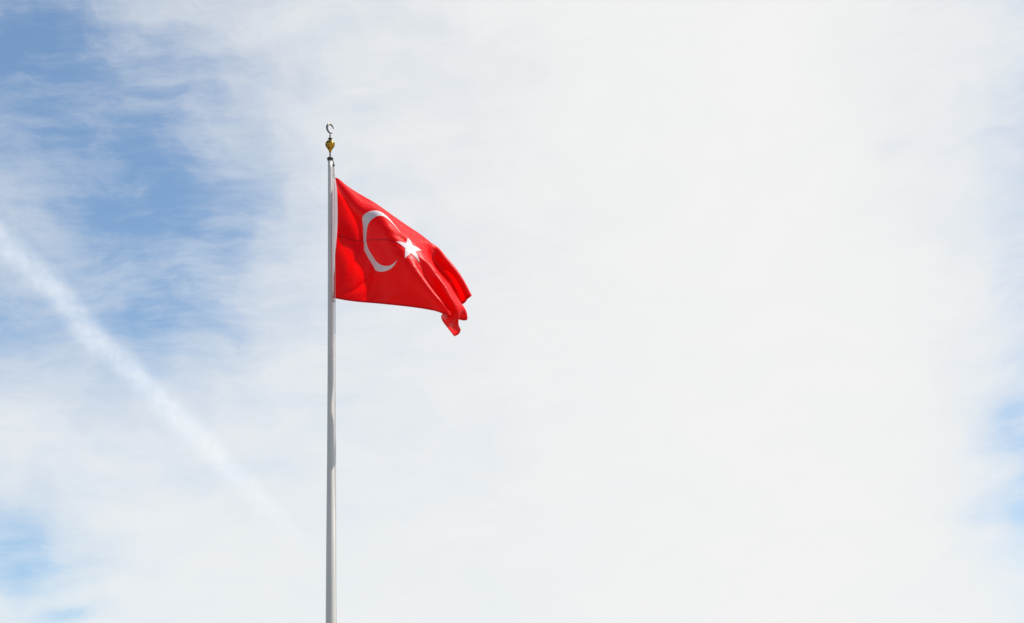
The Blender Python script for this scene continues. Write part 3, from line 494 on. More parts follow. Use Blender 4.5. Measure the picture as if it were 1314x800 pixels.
2209,104,-1639 2196,38,-1683 2186,-31,-1722 2182,-103,-1755 2180,-177,-1784 2179,-249,-1814 2175,-318,-1849 2166,-383,-1890 2154,-443,-1935 2142,-503,-1980 2133,-564,-2023 2129,-626,-2066 2126,-689,-2108 2122,-750,-2151 2119,-812,-2195 2118,-874,-2239 2120,-936,-2282 2121,-996,-2328 2120,-1053,-2378 2118,-1107,-2433 2112,-1154,-2493 2101,-1189,-2559 2087,-1212,-2630 2074,-1230,-2704 2069,-1253,-2779 2077,-1284,-2853 2098,-1321,-2924 2122,-1358,-2994 2143,-1393,-3067 2158,-1420,-3144 2166,-1434,-3225 2172,-1431,-3307 2179,-1410,-3385 2191,-1375,-3457 2208,-1331,-3523 2227,-1283,-3583 2246,-1232,-3641 2264,-1181,-3699 2278,-1131,-3756 2288,-1081,-3815 2294,-1032,-3874
2265,120,-1683 2255,52,-1723 2249,-19,-1758 2246,-93,-1787 2246,-166,-1816 2243,-236,-1851 2234,-300,-1893 2219,-358,-1939 2202,-414,-1987 2188,-471,-2033 2181,-532,-2076 2177,-593,-2119 2175,-655,-2161 2172,-716,-2205 2167,-776,-2250 2166,-837,-2295 2168,-898,-2339 2172,-959,-2383 2175,-1018,-2431 2177,-1074,-2482 2175,-1125,-2538 2168,-1165,-2601 2153,-1188,-2670 2135,-1196,-2743 2121,-1206,-2818 2119,-1230,-2894 2135,-1264,-2965 2163,-1303,-3033 2193,-1341,-3099 2219,-1378,-3170 2237,-1407,-3245 2249,-1424,-3325 2256,-1423,-3407 2263,-1404,-3485 2275,-1368,-3557 2292,-1322,-3620 2311,-1271,-3679 2330,-1219,-3734 2346,-1166,-3789 2358,-1112,-3844 2367,-1059,-3899
2322,135,-1730 2318,63,-1761 2313,-10,-1790 2310,-83,-1819 2305,-153,-1854 2295,-215,-1898 2278,-271,-1946 2257,-324,-1995 2238,-377,-2042 2226,-434,-2088 2222,-494,-2132 2221,-556,-2174 2220,-618,-2216 2216,-678,-2261 2212,-738,-2307 2210,-798,-2352 2212,-859,-2397 2218,-920,-2441 2225,-980,-2486 2232,-1038,-2534 2236,-1094,-2585 2234,-1140,-2644 2221,-1168,-2712 2202,-1173,-2783 2181,-1170,-2856 2168,-1179,-2932 2172,-1206,-3006 2195,-1243,-3075 2229,-1282,-3139 2264,-1321,-3203 2294,-1358,-3271 2316,-1389,-3345 2331,-1409,-3424 2340,-1412,-3505 2348,-1393,-3583 2360,-1356,-3654 2376,-1309,-3715 2395,-1256,-3771 2413,-1201,-3824 2427,-1145,-3875 2437,-1088,-3925
2380,144,-1780 2382,70,-1800 2378,-2,-1825 2367,-70,-1860 2350,-129,-1905 2327,-180,-1954 2303,-229,-2004 2282,-280,-2052 2266,-334,-2099 2259,-392,-2145 2258,-453,-2187 2259,-515,-2229 2259,-577,-2273 2257,-638,-2317 2253,-697,-2364 2252,-757,-2410 2254,-818,-2455 2261,-879,-2499 2272,-940,-2543 2284,-1001,-2587 2295,-1060,-2635 2300,-1113,-2688 2291,-1150,-2753 2272,-1160,-2824 2249,-1149,-2894 2228,-1141,-2967 2217,-1152,-3043 2228,-1183,-3116 2258,-1221,-3181 2297,-1260,-3242 2335,-1299,-3305 2368,-1336,-3371 2395,-1368,-3443 2414,-1391,-3520 2425,-1397,-3601 2434,-1379,-3679 2446,-1341,-3748 2462,-1292,-3807 2479,-1237,-3860 2493,-1179,-3909 2504,-1119,-3956
2438,147,-1834 2445,72,-1844 2440,1,-1867 2416,-54,-1910 2380,-94,-1960 2344,-134,-2010 2317,-180,-2060 2300,-232,-2109 2291,-288,-2156 2289,-348,-2200 2291,-410,-2243 2294,-472,-2286 2294,-534,-2329 2293,-594,-2374 2292,-655,-2421 2292,-715,-2467 2296,-776,-2512 2304,-838,-2557 2316,-899,-2600 2332,-961,-2643 2348,-1022,-2687 2360,-1080,-2736 2359,-1128,-2795 2343,-1151,-2864 2320,-1143,-2935 2297,-1121,-3003 2277,-1111,-3076 2271,-1126,-3152 2289,-1159,-3222 2324,-1198,-3284 2366,-1236,-3343 2406,-1274,-3404 2442,-1311,-3469 2473,-1344,-3538 2497,-1370,-3613 2512,-1378,-3693 2522,-1360,-3770 2533,-1321,-3838 2546,-1269,-3895 2559,-1212,-3945 2568,-1152,-3991
2492,143,-1894 2505,68,-1896 2499,-3,-1916 2466,-48,-1962 2417,-66,-2014 2368,-89,-2063 2334,-130,-2114 2319,-183,-2165 2316,-241,-2212 2319,-302,-2256 2323,-364,-2299 2326,-426,-2342 2328,-488,-2386 2328,-550,-2431 2329,-611,-2477 2332,-672,-2523 2337,-734,-2569 2345,-796,-2613 2358,-858,-2657 2376,-920,-2700 2395,-982,-2742 2413,-1043,-2787 2422,-1098,-2840 2413,-1137,-2905 2391,-1142,-2976 2368,-1119,-3043 2347,-1090,-3109 2329,-1080,-3182 2328,-1099,-3258 2353,-1134,-3325 2393,-1173,-3384 2436,-1211,-3442 2478,-1248,-3502 2517,-1284,-3564 2553,-1319,-3630 2581,-1345,-3703 2599,-1353,-3781 2610,-1334,-3857 2619,-1292,-3922 2627,-1239,-3978 2631,-1182,-4028
2544,135,-1955 2559,60,-1956 2554,-13,-1971 2518,-59,-2014 2467,-63,-2067 2413,-63,-2116 2366,-86,-2167 2344,-135,-2219 2342,-193,-2267 2348,-255,-2310 2354,-317,-2353 2358,-380,-2397 2360,-442,-2441 2363,-505,-2487 2367,-567,-2532 2372,-629,-2578 2378,-691,-2624 2387,-753,-2669 2400,-816,-2713 2417,-878,-2756 2438,-941,-2798 2460,-1003,-2842 2477,-1062,-2890 2478,-1113,-2948 2462,-1138,-3017 2438,-1126,-3086 2418,-1090,-3148 2399,-1056,-3213 2384,-1048,-3286 2390,-1071,-3359 2422,-1108,-3423 2463,-1146,-3481 2506,-1183,-3538 2549,-1220,-3596 2591,-1256,-3655 2631,-1290,-3717 2665,-1316,-3786 2687,-1319,-3864 2698,-1294,-3937 2701,-1251,-4001 2698,-1201,-4059
2595,125,-2018 2607,49,-2020 2604,-25,-2033 2569,-78,-2069 2518,-81,-2120 2466,-60,-2168 2413,-55,-2218 2379,-89,-2271 2373,-146,-2320 2379,-207,-2364 2386,-270,-2407 2391,-333,-2451 2395,-396,-2496 2400,-459,-2541 2406,-523,-2586 2413,-586,-2631 2420,-648,-2677 2430,-711,-2723 2442,-774,-2768 2458,-836,-2812 2479,-899,-2855 2502,-961,-2898 2524,-1023,-2943 2536,-1080,-2995 2530,-1123,-3058 2508,-1132,-3128 2486,-1103,-3193 2471,-1057,-3250 2454,-1020,-3313 2443,-1016,-3386 2457,-1043,-3457 2491,-1080,-3518 2533,-1116,-3574 2575,-1153,-3630 2617,-1189,-3686 2661,-1224,-3741 2707,-1254,-3798 2747,-1273,-3864 2770,-1264,-3939 2775,-1229,-4008 2771,-1188,-4071
2645,115,-2080 2653,38,-2085 2650,-36,-2097 2619,-95,-2128 2567,-103,-2177 2519,-70,-2223 2469,-38,-2266 2423,-49,-2319 2409,-99,-2371 2413,-160,-2416 2420,-223,-2460 2427,-287,-2503 2433,-351,-2548 2439,-415,-2592 2447,-479,-2637 2455,-542,-2682 2464,-606,-2728 2473,-668,-2775 2485,-731,-2821 2500,-794,-2867 2519,-857,-2911 2542,-919,-2954 2566,-981,-2998 2586,-1042,-3046 2592,-1096,-3103 2578,-1128,-3170 2554,-1118,-3239 2538,-1074,-3297 2527,-1020,-3348 2512,-982,-3410 2505,-984,-3483 2524,-1013,-3552 2560,-1049,-3610 2601,-1086,-3664 2639,-1121,-3719 2675,-1156,-3775 2717,-1185,-3828 2770,-1203,-3875 2817,-1201,-3931 2831,-1172,-3998 2827,-1135,-4062
2695,105,-2141 2699,28,-2150 2695,-47,-2163 2667,-109,-2192 2615,-120,-2239 2570,-79,-2280 2527,-29,-2314 2477,-14,-2363 2453,-54,-2419 2452,-114,-2466 2459,-178,-2510 2467,-242,-2553 2474,-306,-2597 2482,-371,-2642 2491,-436,-2686 2500,-500,-2732 2509,-563,-2778 2518,-626,-2825 2529,-689,-2872 2543,-751,-2919 2560,-814,-2965 2582,-877,-3010 2606,-939,-3054 2630,-1001,-3100 2646,-1060,-3151 2644,-1107,-3214 2623,-1123,-3284 2601,-1094,-3348 2593,-1038,-3397 2587,-980,-3443 2572,-944,-3505 2568,-950,-3578 2591,-981,-3642 2628,-1018,-3697 2664,-1054,-3752 2690,-1088,-3811 2711,-1121,-3870 2752,-1142,-3917 2814,-1120,-3927 2851,-1092,-3974 2857,-1058,-4036
2745,96,-2203 2747,19,-2213 2741,-56,-2228 2714,-118,-2257 2662,-131,-2303 2620,-83,-2339 2584,-22,-2364 2536,14,-2405 2502,-13,-2463 2496,-70,-2513 2502,-133,-2557 2510,-198,-2600 2519,-263,-2644 2528,-328,-2688 2537,-393,-2733 2546,-457,-2779 2556,-521,-2825 2565,-584,-2873 2575,-647,-2921 2588,-709,-2969 2603,-772,-3016 2623,-834,-3063 2645,-897,-3108 2670,-958,-3154 2691,-1019,-3203 2701,-1074,-3260 2691,-1112,-3327 2666,-1109,-3397 2651,-1062,-3453 2651,-999,-3494 2647,-938,-3536 2631,-904,-3597 2631,-917,-3669 2659,-952,-3729 2694,-989,-3784 2717,-1023,-3844 2720,-1053,-3909 2732,-1080,-3966 2779,-1045,-3936 2832,-1009,-3947 2861,-973,-3997
2794,88,-2264 2795,12,-2276 2789,-63,-2293 2762,-125,-2323 2710,-135,-2369 2671,-81,-2399 2641,-14,-2416 2598,37,-2446 2557,25,-2504 2545,-27,-2557 2548,-90,-2603 2557,-155,-2646 2567,-221,-2689 2576,-286,-2733 2586,-351,-2778 2595,-416,-2824 2604,-479,-2871 2613,-542,-2919 2623,-605,-2967 2634,-667,-3016 2648,-729,-3065 2665,-791,-3113 2686,-854,-3161 2709,-915,-3208 2732,-976,-3257 2750,-1035,-3310 2753,-1085,-3372 2734,-1107,-3443 2710,-1082,-3509 2704,-1023,-3555 2711,-954,-3586 2706,-891,-3624 2689,-865,-3687 2697,-888,-3756 2726,-926,-3815 2751,-961,-3876 2749,-987,-3943 2724,-1002,-4001 2740,-973,-3947 2790,-934,-3927 2838,-892,-3951
2842,83,-2326 2844,6,-2339 2837,-68,-2358 2810,-129,-2390 2757,-135,-2436 2722,-76,-2460 2698,-4,-2469 2660,56,-2490 2614,61,-2544 2596,14,-2600 2597,-48,-2646 2606,-114,-2689 2616,-179,-2732 2626,-245,-2776 2635,-310,-2821 2644,-374,-2867 2653,-438,-2915 2661,-501,-2963 2671,-563,-3012 2682,-625,-3062 2695,-687,-3111 2710,-749,-3161 2728,-810,-3210 2749,-872,-3259 2772,-933,-3309 2793,-992,-3361 2805,-1047,-3420 2799,-1087,-3488 2775,-1091,-3559 2756,-1045,-3616 2762,-976,-3647 2772,-904,-3668 2761,-842,-3706 2745,-831,-3773 2759,-863,-3840 2780,-897,-3904 2773,-916,-3973 2725,-917,-4018 2703,-898,-3960 2741,-863,-3915 2794,-820,-3905
2888,80,-2389 2891,3,-2403 2886,-71,-2423 2858,-130,-2457 2805,-131,-2502 2772,-68,-2521 2753,6,-2524 2721,72,-2536 2673,94,-2584 2648,54,-2641 2647,-7,-2689 2655,-72,-2732 2666,-138,-2775 2676,-204,-2819 2685,-269,-2864 2693,-333,-2910 2702,-396,-2958 2710,-459,-3006 2720,-522,-3055 2731,-584,-3105 2743,-645,-3155 2757,-707,-3205 2773,-767,-3256 2792,-828,-3307 2812,-888,-3359 2833,-947,-3412 2850,-1003,-3469 2856,-1052,-3533 2841,-1080,-3605 2815,-1060,-3673 2807,-995,-3712 2821,-922,-3728 2829,-847,-3742 2808,-794,-3785 2796,-803,-3855 2805,-829,-3925 2787,-838,-3992 2727,-830,-4022 2679,-816,-3974 2693,-791,-3911 2736,-755,-3870
2932,80,-2452 2938,3,-2467 2933,-71,-2489 2905,-129,-2525 2852,-124,-2569 2822,-59,-2584 2807,16,-2582 2781,87,-2587 2733,124,-2625 2701,93,-2683 2696,35,-2733 2704,-30,-2776 2715,-96,-2818 2725,-162,-2862 2733,-227,-2907 2741,-291,-2954 2750,-354,-3001 2759,-417,-3049 2769,-480,-3097 2781,-542,-3146 2793,-604,-3196 2807,-665,-3247 2821,-725,-3299 2837,-784,-3351 2855,-843,-3405 2874,-901,-3459 2891,-957,-3516 2903,-1009,-3579 2901,-1049,-3649 2878,-1057,-3723 2853,-1011,-3775 2858,-936,-3794 2878,-861,-3800 2876,-787,-3812 2842,-752,-3862 2825,-760,-3933 2792,-756,-3994 2729,-744,-4015 2668,-732,-3982 2653,-714,-3915 2675,-687,-3852
2975,83,-2516 2983,6,-2533 2980,-67,-2556 2952,-124,-2593 2898,-116,-2636 2869,-49,-2648 2858,27,-2643 2838,100,-2642 2793,150,-2669 2752,132,-2726 2742,76,-2778 2749,12,-2822 2760,-54,-2864 2771,-119,-2907 2779,-184,-2952 2787,-247,-2998 2796,-311,-3045 2806,-374,-3092 2817,-437,-3139 2830,-500,-3187 2843,-562,-3236 2857,-623,-3286 2871,-683,-3338 2886,-741,-3391 2901,-799,-3446 2917,-855,-3502 2932,-910,-3561 2945,-961,-3624 2950,-1006,-3693 2938,-1032,-3768 2906,-1015,-3833 2889,-946,-3863 2904,-868,-3869 2921,-791,-3870 2899,-718,-3881 2846,-692,-3926 2797,-679,-3974 2734,-663,-3998 2668,-647,-3982 2630,-631,-3923 2623,-611,-3854
3015,90,-2581 3026,14,-2599 3025,-60,-2623 2997,-116,-2661 2943,-106,-2703 2915,-39,-2714 2905,38,-2707 2891,113,-2702 2851,173,-2719 2803,170,-2771 2786,119,-2824 2791,56,-2869 2802,-10,-2912 2813,-75,-2955 2822,-139,-2999 2830,-203,-3045 2839,-266,-3091 2850,-330,-3136 2863,-393,-3182 2877,-456,-3228 2892,-519,-3275 2907,-580,-3324 2922,-640,-3375 2937,-698,-3428 2950,-755,-3484 2964,-809,-3541 2976,-862,-3601 2986,-912,-3665 2992,-956,-3734 2988,-988,-3809 2962,-995,-3883 2922,-948,-3929 2912,-869,-3940 2926,-788,-3942 2928,-705,-3939 2881,-637,-3930 2810,-610,-3946 2746,-588,-3969 2679,-566,-3971 2624,-545,-3932 2592,-525,-3871
3053,100,-2647 3066,25,-2665 3068,-48,-2691 3042,-105,-2730 2987,-95,-2771 2958,-28,-2781 2950,49,-2774 2939,125,-2766 2906,191,-2775 2852,207,-2819 2827,163,-2873 2828,101,-2920 2838,36,-2963 2849,-29,-3005 2859,-93,-3049 2868,-157,-3094 2878,-221,-3139 2890,-284,-3183 2904,-348,-3227 2920,-411,-3271 2937,-474,-3316 2954,-536,-3362 2971,-596,-3412 2987,-655,-3464 3001,-710,-3519 3013,-764,-3576 3023,-815,-3636 3030,-862,-3700 3032,-904,-3770 3027,-935,-3846 3009,-949,-3923 2965,-929,-3986 2921,-865,-4010 2906,-781,-4008 2905,-697,-4003 2890,-614,-3987 2839,-552,-3961 2768,-519,-3954 2700,-491,-3959 2637,-462,-3941 2586,-435,-3899
3088,114,-2713 3105,40,-2733 3109,-33,-2759 3085,-91,-2798 3030,-84,-2839 2999,-17,-2850 2990,60,-2843 2983,136,-2834 2956,207,-2837 2902,241,-2871 2865,207,-2924 2860,147,-2973 2869,83,-3016 2880,18,-3059 2891,-46,-3102 2901,-110,-3146 2913,-174,-3189 2926,-237,-3232 2941,-301,-3275 2957,-364,-3318 2974,-427,-3361 2993,-489,-3406 3013,-549,-3452 3032,-608,-3502 3049,-664,-3554 3064,-717,-3609 3073,-767,-3668 3076,-812,-3731 3070,-849,-3801 3057,-874,-3875 3039,-886,-3952 3006,-878,-4023 2950,-839,-4069 2901,-769,-4075 2874,-687,-4063 2859,-605,-4045 2835,-527,-4020 2789,-465,-3990 2726,-422,-3973 2662,-386,-3959 2604,-350,-3934
3122,131,-2779 3141,58,-2800 3149,-14,-2827 3127,-73,-2866 3072,-71,-2908 3038,-6,-2920 3028,70,-2914 3022,148,-2905 3001,221,-2904 2950,269,-2927 2901,249,-2977 2888,194,-3027 2894,130,-3072 2906,65,-3115 2917,1,-3157 2929,-63,-3200 2942,-126,-3243 2956,-190,-3285 2970,-253,-3327 2984,-316,-3370 3000,-378,-3413 3019,-439,-3456 3041,-499,-3500 3066,-557,-3545 3090,-613,-3593 3110,-667,-3645 3122,-716,-3701 3121,-760,-3763 3101,-789,-3829 3071,-805,-3896 3047,-811,-3965 3027,-805,-4037 2987,-783,-4099 2929,-733,-4129 2878,-663,-4126 2842,-585,-4106 2817,-507,-4080 2790,-433,-4049 2748,-371,-4019 2694,-320,-3996 2639,-274,-3974
3154,152,-2845 3176,80,-2867 3186,8,-2895 3168,-52,-2934 3113,-57,-2977 3075,5,-2990 3063,81,-2986 3057,158,-2977 3040,234,-2974 2995,292,-2989 2938,290,-3033 2914,240,-3084 2916,177,-3130 2926,113,-3172 2939,49,-3215 2953,-15,-3257 2967,-79,-3299 2979,-142,-3341 2990,-205,-3384 3000,-268,-3427 3010,-330,-3470 3027,-391,-3513 3051,-450,-3555 3084,-505,-3596 3119,-559,-3638 3148,-611,-3685 3164,-661,-3739 3156,-701,-3799 3117,-722,-3856 3064,-731,-3904 3027,-736,-3962 3020,-726,-4030 3010,-708,-4099 2968,-674,-4151 2912,-618,-4168 2865,-548,-4159 2829,-473,-4136 2801,-398,-4106 2770,-328,-4073 2729,-266,-4044 2683,-210,-4021
3185,176,-2911 3209,105,-2934 3222,34,-2962 3208,-28,-3001 3155,-42,-3045 3112,15,-3061 3096,91,-3059 3089,169,-3051 3075,245,-3046 3037,310,-3055 2976,327,-3091 2941,286,-3141 2936,225,-3188 2944,160,-3232 2957,96,-3274 2971,32,-3316 2985,-32,-3358 2996,-95,-3400 3003,-158,-3444 3007,-221,-3487 3010,-283,-3530 3021,-345,-3573 3045,-404,-3614 3084,-456,-3652 3131,-504,-3689 3172,-552,-3731 3195,-601,-3783 3178,-639,-3841 3120,-651,-3881 3053,-656,-3908 3000,-661,-3951 2991,-651,-4017 3008,-630,-4080 3002,-605,-4145 2957,-561,-4187 2906,-500,-4194 2864,-430,-4179 2832,-357,-4153 2803,-286,-4124 2769,-219,-4097 2731,-156,-4074
3215,203,-2977 3240,133,-3000 3256,63,-3028 3246,-1,-3066 3197,-25,-3112 3149,26,-3132 3128,101,-3132 3120,178,-3125 3107,255,-3120 3075,325,-3124 3016,359,-3152 2969,329,-3200 2956,271,-3248 2960,207,-3292 2971,142,-3335 2985,78,-3376 2998,14,-3419 3007,-49,-3462 3010,-113,-3505 3008,-175,-3549 3005,-238,-3592 3010,-301,-3634 3031,-362,-3675 3073,-413,-3712 3127,-453,-3745 3181,-493,-3781 3211,-538,-3831 3187,-575,-3886 3120,-582,-3910 3047,-580,-3916 2982,-582,-3941 2959,-577,-4004 2986,-554,-4062 3013,-530,-4120 3000,-498,-4180 2955,-448,-4212 2910,-385,-4212 2874,-315,-4194 2845,-245,-4172 2814,-176,-4150 2780,-109,-4130
3245,234,-3041 3271,164,-3065 3288,94,-3093 3283,28,-3131 3240,-5,-3177 3187,38,-3202 3161,110,-3204 3149,187,-3198 3137,265,-3193 3110,337,-3195 3056,384,-3216 3001,369,-3261 2977,316,-3309 2976,253,-3353 2984,188,-3396 2996,123,-3438 3007,59,-3481 3014,-4,-3524 3014,-68,-3568 3009,-131,-3612 3002,-194,-3654 3000,-258,-3696 3015,-320,-3736 3055,-373,-3774 3113,-407,-3804 3175,-436,-3835 3215,-475,-3881 3188,-511,-3933 3117,-514,-3944 3045,-505,-3934 2975,-501,-3938 2933,-499,-3990 2957,-478,-4049 3002,-453,-4094 3026,-428,-4153 3006,-391,-4208 2964,-338,-4233 2924,-274,-4232 2891,-206,-4220 2860,-137,-4204 2829,-68,-4188
3278,268,-3103 3300,197,-3130 3318,127,-3158 3319,60,-3194 3283,18,-3240 3227,51,-3270 3194,119,-3276 3178,196,-3272 3166,273,-3267 3143,348,-3267 3097,404,-3282 3036,406,-3322 3002,360,-3369 2993,298,-3415 2997,233,-3458 3005,168,-3501 3013,104,-3544 3018,40,-3587 3017,-23,-3631 3011,-87,-3675 3002,-150,-3717 2995,-215,-3759 3002,-279,-3800 3036,-334,-3837 3095,-365,-3866 3160,-382,-3889 3208,-411,-3929 3181,-447,-3978 3112,-446,-3981 3044,-430,-3958 2975,-420,-3943 2917,-418,-3975 2930,-401,-4037 2981,-376,-4077 3031,-353,-4121 3047,-328,-4184 3023,-289,-4239 2982,-234,-4266 2942,-170,-4268 2908,-102,-4258 2876,-32,-4246
"""
T = np.array([[[float(c) for c in p.split(',')] for p in row.split()] for row in TABLE.strip().splitlines()]) / 1000.0
NU_, NV_ = T.shape[:2]


def cr1(P, q):
    """Catmull-Rom along the first axis at the float positions q."""
    n = P.shape[0]
    i = np.clip(np.floor(q).astype(int), 0, n - 2)
    t = (q - i)[:, None]
    ext = np.concatenate([(2 * P[0] - P[1])[None], P, (2 * P[-1] - P[-2])[None]])
    a, b, c, d = ext[i], ext[i + 1], ext[i + 2], ext[i + 3]
    return 0.5 * (2 * b + (c - a) * t + (2 * a - 5 * b + 4 * c - d) * t * t + (3 * b - a - 3 * c + d) * t ** 3)


def base_surface(u, v):
    """Points of the smooth cloth for flat arrays u (0..1.5) and v (0..1)."""
    qu = np.asarray(u) / 1.5 * (NU_ - 1)
    qv = np.asarray(v) * (NV_ - 1)
    n = len(qu)
    iu = np.clip(np.floor(qu).astype(int), 0, NU_ - 2)
    ext = np.concatenate([(2 * T[0] - T[1])[None], T, (2 * T[-1] - T[-2])[None]], 0)
    ext = np.concatenate([(2 * ext[:, 0] - ext[:, 1])[:, None], ext, (2 * ext[:, -1] - ext[:, -2])[:, None]], 1)
    iv = np.clip(np.floor(qv).astype(int), 0, NV_ - 2)
    tu, tv = qu - iu, qv - iv

    def wts(t):
        return [0.5 * (-t + 2 * t ** 2 - t ** 3), 0.5 * (2 - 5 * t ** 2 + 3 * t ** 3), 0.5 * (t + 4 * t ** 2 - 3 * t ** 3), 0.5 * (-t ** 2 + t ** 3)]
    wu, wv = wts(tu), wts(tv)
    out = np.zeros((n, 3))
    for a in range(4):
        for b in range(4):
            out += (wu[a] * wv[b])[:, None] * ext[iu + a, iv + b]
    return out


def normals(u, v, e=0.004):
    du = base_surface(np.clip(u + e, 0, 1.5), v) - base_surface(np.clip(u - e, 0, 1.5), v)
    dv = base_surface(u, np.clip(v + e, 0, 1)) - base_surface(u, np.clip(v - e, 0, 1))
    n = np.cross(dv, du)
    return n / (np.linalg.norm(n, axis=1)[:, None] + 1e-9)


def sm(x, a, b):
    t = np.clip((x - a) / (b - a), 0, 1)
    return t * t * (3 - 2 * t)


def crest(x):
    """Periodic fold with a sharp crest and a wide trough, -1 .. 1."""
    return 1 - 2 * np.abs(np.sin(x / 2)) ** 0.75


def wrinkles(u, v):
    """Height of the small folds in metres."""
    h = np.zeros(len(u))
    wob = np.array([noise.noise((a * 2.6, b * 3.1, 7.7)) for a, b in zip(u, v)])
    wob2 = np.array([noise.noise((a * 7.0, b * 9.0, 2.7)) for a, b in zip(u, v)])
    # tension folds fanning out from the upper hoist corner
    r = np.hypot(u, v) + 1e-6
    ph = np.arctan2(v, u)
    h += 0.012 * crest(ph * 17 + 3.0 * wob) * sm(r, 0.06, 0.3) * (1 - sm(r, 0.28, 0.62)) * (1 - sm(ph, 1.0, 1.45))
    # and from the lower hoist corner
    r2 = np.hypot(u, 1 - v) + 1e-6
    p2 = np.arctan2(1 - v, u)
    h += 0.025 * crest(p2 * 13 + 0.7 + 3.5 * wob) * sm(r2, 0.06, 0.25) * (1 - sm(r2, 0.4, 0.85))
    # narrow gathers along the ridge, running out to the fly
    w = 0.05 * wob
    h += (0.012 * crest((v + w - 0.08 * u) * 105) + 0.011 * crest((v - w - 0.03 * u) * 61 + 1.0)) \
        * sm(u, 0.48, 0.75) * np.exp(-((v - 0.48) / 0.15) ** 2) * (0.6 + 0.8 * wob2)
    # gathers under the rope edge
    h += 0.008 * crest((v + 0.6 * w) * 88 + 0.5) * sm(u, 0.25, 0.6) * np.exp(-((v - 0.17) / 0.10) ** 2)
    # soft buckles in the lower belly
    h += 0.022 * crest((u * 0.9 + v * 0.55) * 17 + 4.0 * wob) * sm(v, 0.5, 0.85) * sm(u, 0.1, 0.35) * (1 - sm(u, 0.8, 1.05))
    # a dent beside the ridge near the lower edge
    h -= 0.075 * np.exp(-((u - 1.085 - 0.06 * (v - 0.75)) / 0.034) ** 2) * sm(v, 0.52, 0.72) * (1 - 0.5 * sm(v, 0.92, 1.0))
    h += 0.024 * wob * sm(v, 0.0, 0.35) + 0.007 * wob2
    return h * sm(u, 0.0, 0.12) * sm(v, -0.01, 0.10) * (0.35 + 0.65 * (1 - sm(v, 0.9, 1.0)))


def S(u, v, off=0.0):
    u = np.asarray(u, float).ravel()
    v = np.asarray(v, float).ravel()
    n = normals(u, v)
    return base_surface(u, v) + n * (wrinkles(u, v) + off)[:, None]


def patch(fu, fv, nu, nv, off=0.0):
    """Grid over (a, b) in the unit square; fu, fv turn them into cloth positions."""
    a, b = np.meshgrid(np.linspace(0, 1, nu), np.linspace(0, 1, nv), indexing='ij')
    return S(fu(a, b), fv(a, b), off).reshape(nu, nv, 3)


def two_faced(name, fu, fv, nu, nv, off, mat, parent):
    """A piece sewn on the cloth, one layer on each face."""
    faces, verts = [], []
    for s in (1, -1):
        P = patch(fu, fv, nu, nv, off * s)
        o = len(verts)
        verts += [tuple(map(float, p)) for p in P.reshape(-1, 3)]
        for i in range(nu - 1):
            for j in range(nv - 1):
                k = o + i * nv + j
                q = (k, k + 1, k + nv + 1, k + nv)
                faces.append(q if s > 0 else q[::-1])
    me = bpy.data.meshes.new(name)
    me.from_pydata(verts, [], faces)
    me.update()
    return link(name, me, mat, parent)


flag = grid_mesh('flag', patch(lambda a, b: a * 1.5, lambda a, b: b, 331, 221), M_RED)
flag.location = FLAG_ORIGIN
tag(flag, 'red flag with white crescent and star blowing from the top of the flagpole', 'flag')

OFF = 0.006
# crescent: polar strips between the outer circle (0.5, r 0.25) and the inner one (0.5625, r 0.2)
TIP = math.atan2(0.1337, 0.2113)


def cres_uv(a, b):
    th = TIP + a * (2 * math.pi - 2 * TIP)            # around the outer circle from horn to horn
    ox, oy = 0.5 + 0.25 * np.cos(th), 0.5 + 0.25 * np.sin(th)
    # inner circle met by the ray from the outer centre
    c, s_ = np.cos(th), np.sin(th)
    dd = 0.0625
    rr = dd * c + np.sqrt(np.maximum(0.2 ** 2 - (dd * s_) ** 2, 0))
    ix, iy = 0.5 + rr * c, 0.5 + rr * s_
    return ox + (ix - ox) * b, oy + (iy - oy) * b


two_faced('crescent', lambda a, b: cres_uv(a, b)[0], lambda a, b: cres_uv(a, b)[1], 241, 15, OFF, M_WHITE, flag)

# star: centre 0.8208, radius 0.125, one point towards the hoist
SC, SR = (0.8208, 0.5), 0.125


def star_uv(a, b):
    th = a * 2 * math.pi
    rel = (th - math.pi + math.pi / 5) % (2 * math.pi / 5) - math.pi / 5
    inr = SR * math.cos(math.radians(72)) / math.cos(math.radians(36))
    # straight edge between a tip (angle 0) and a notch (36 degrees)
    x0, y0, x1, y1 = SR, 0.0, inr * math.cos(math.pi / 5), inr * math.sin(math.pi / 5)
    t = np.abs(rel)
    den = np.cos(t) * (y1 - y0) - np.sin(t) * (x1 - x0)
    r = (x0 * (y1 - y0) - y0 * (x1 - x0)) / den
    r = r * (0.002 + 0.998 * b)
    return SC[0] + r * np.cos(th), SC[1] + r * np.sin(th)


two_faced('star', lambda a, b: star_uv(a, b)[0], lambda a, b: star_uv(a, b)[1], 161, 14, OFF, M_WHITE, flag)

# seam across the middle where two widths of cloth are joined, stopping short of the star and going on behind it
two_faced('seam', lambda a, b: 0.004 + a * 0.685, lambda a, b: 0.497 + b * 0.0085, 260, 3, 0.005, M_SEAM, flag)
# turned-over hems
two_faced('hem', lambda a, b: a * 1.5, lambda a, b: 0.985 + b * 0.015, 260, 3, 0.003, M_RED, flag)
two_faced('hem', lambda a, b: a * 1.5, lambda a, b: b * 0.012, 260, 3, 0.003, M_RED, flag)
two_faced('hem', lambda a, b: 1.480 + b * 0.020, lambda a, b: a, 200, 3, 0.003, M_RED, flag)

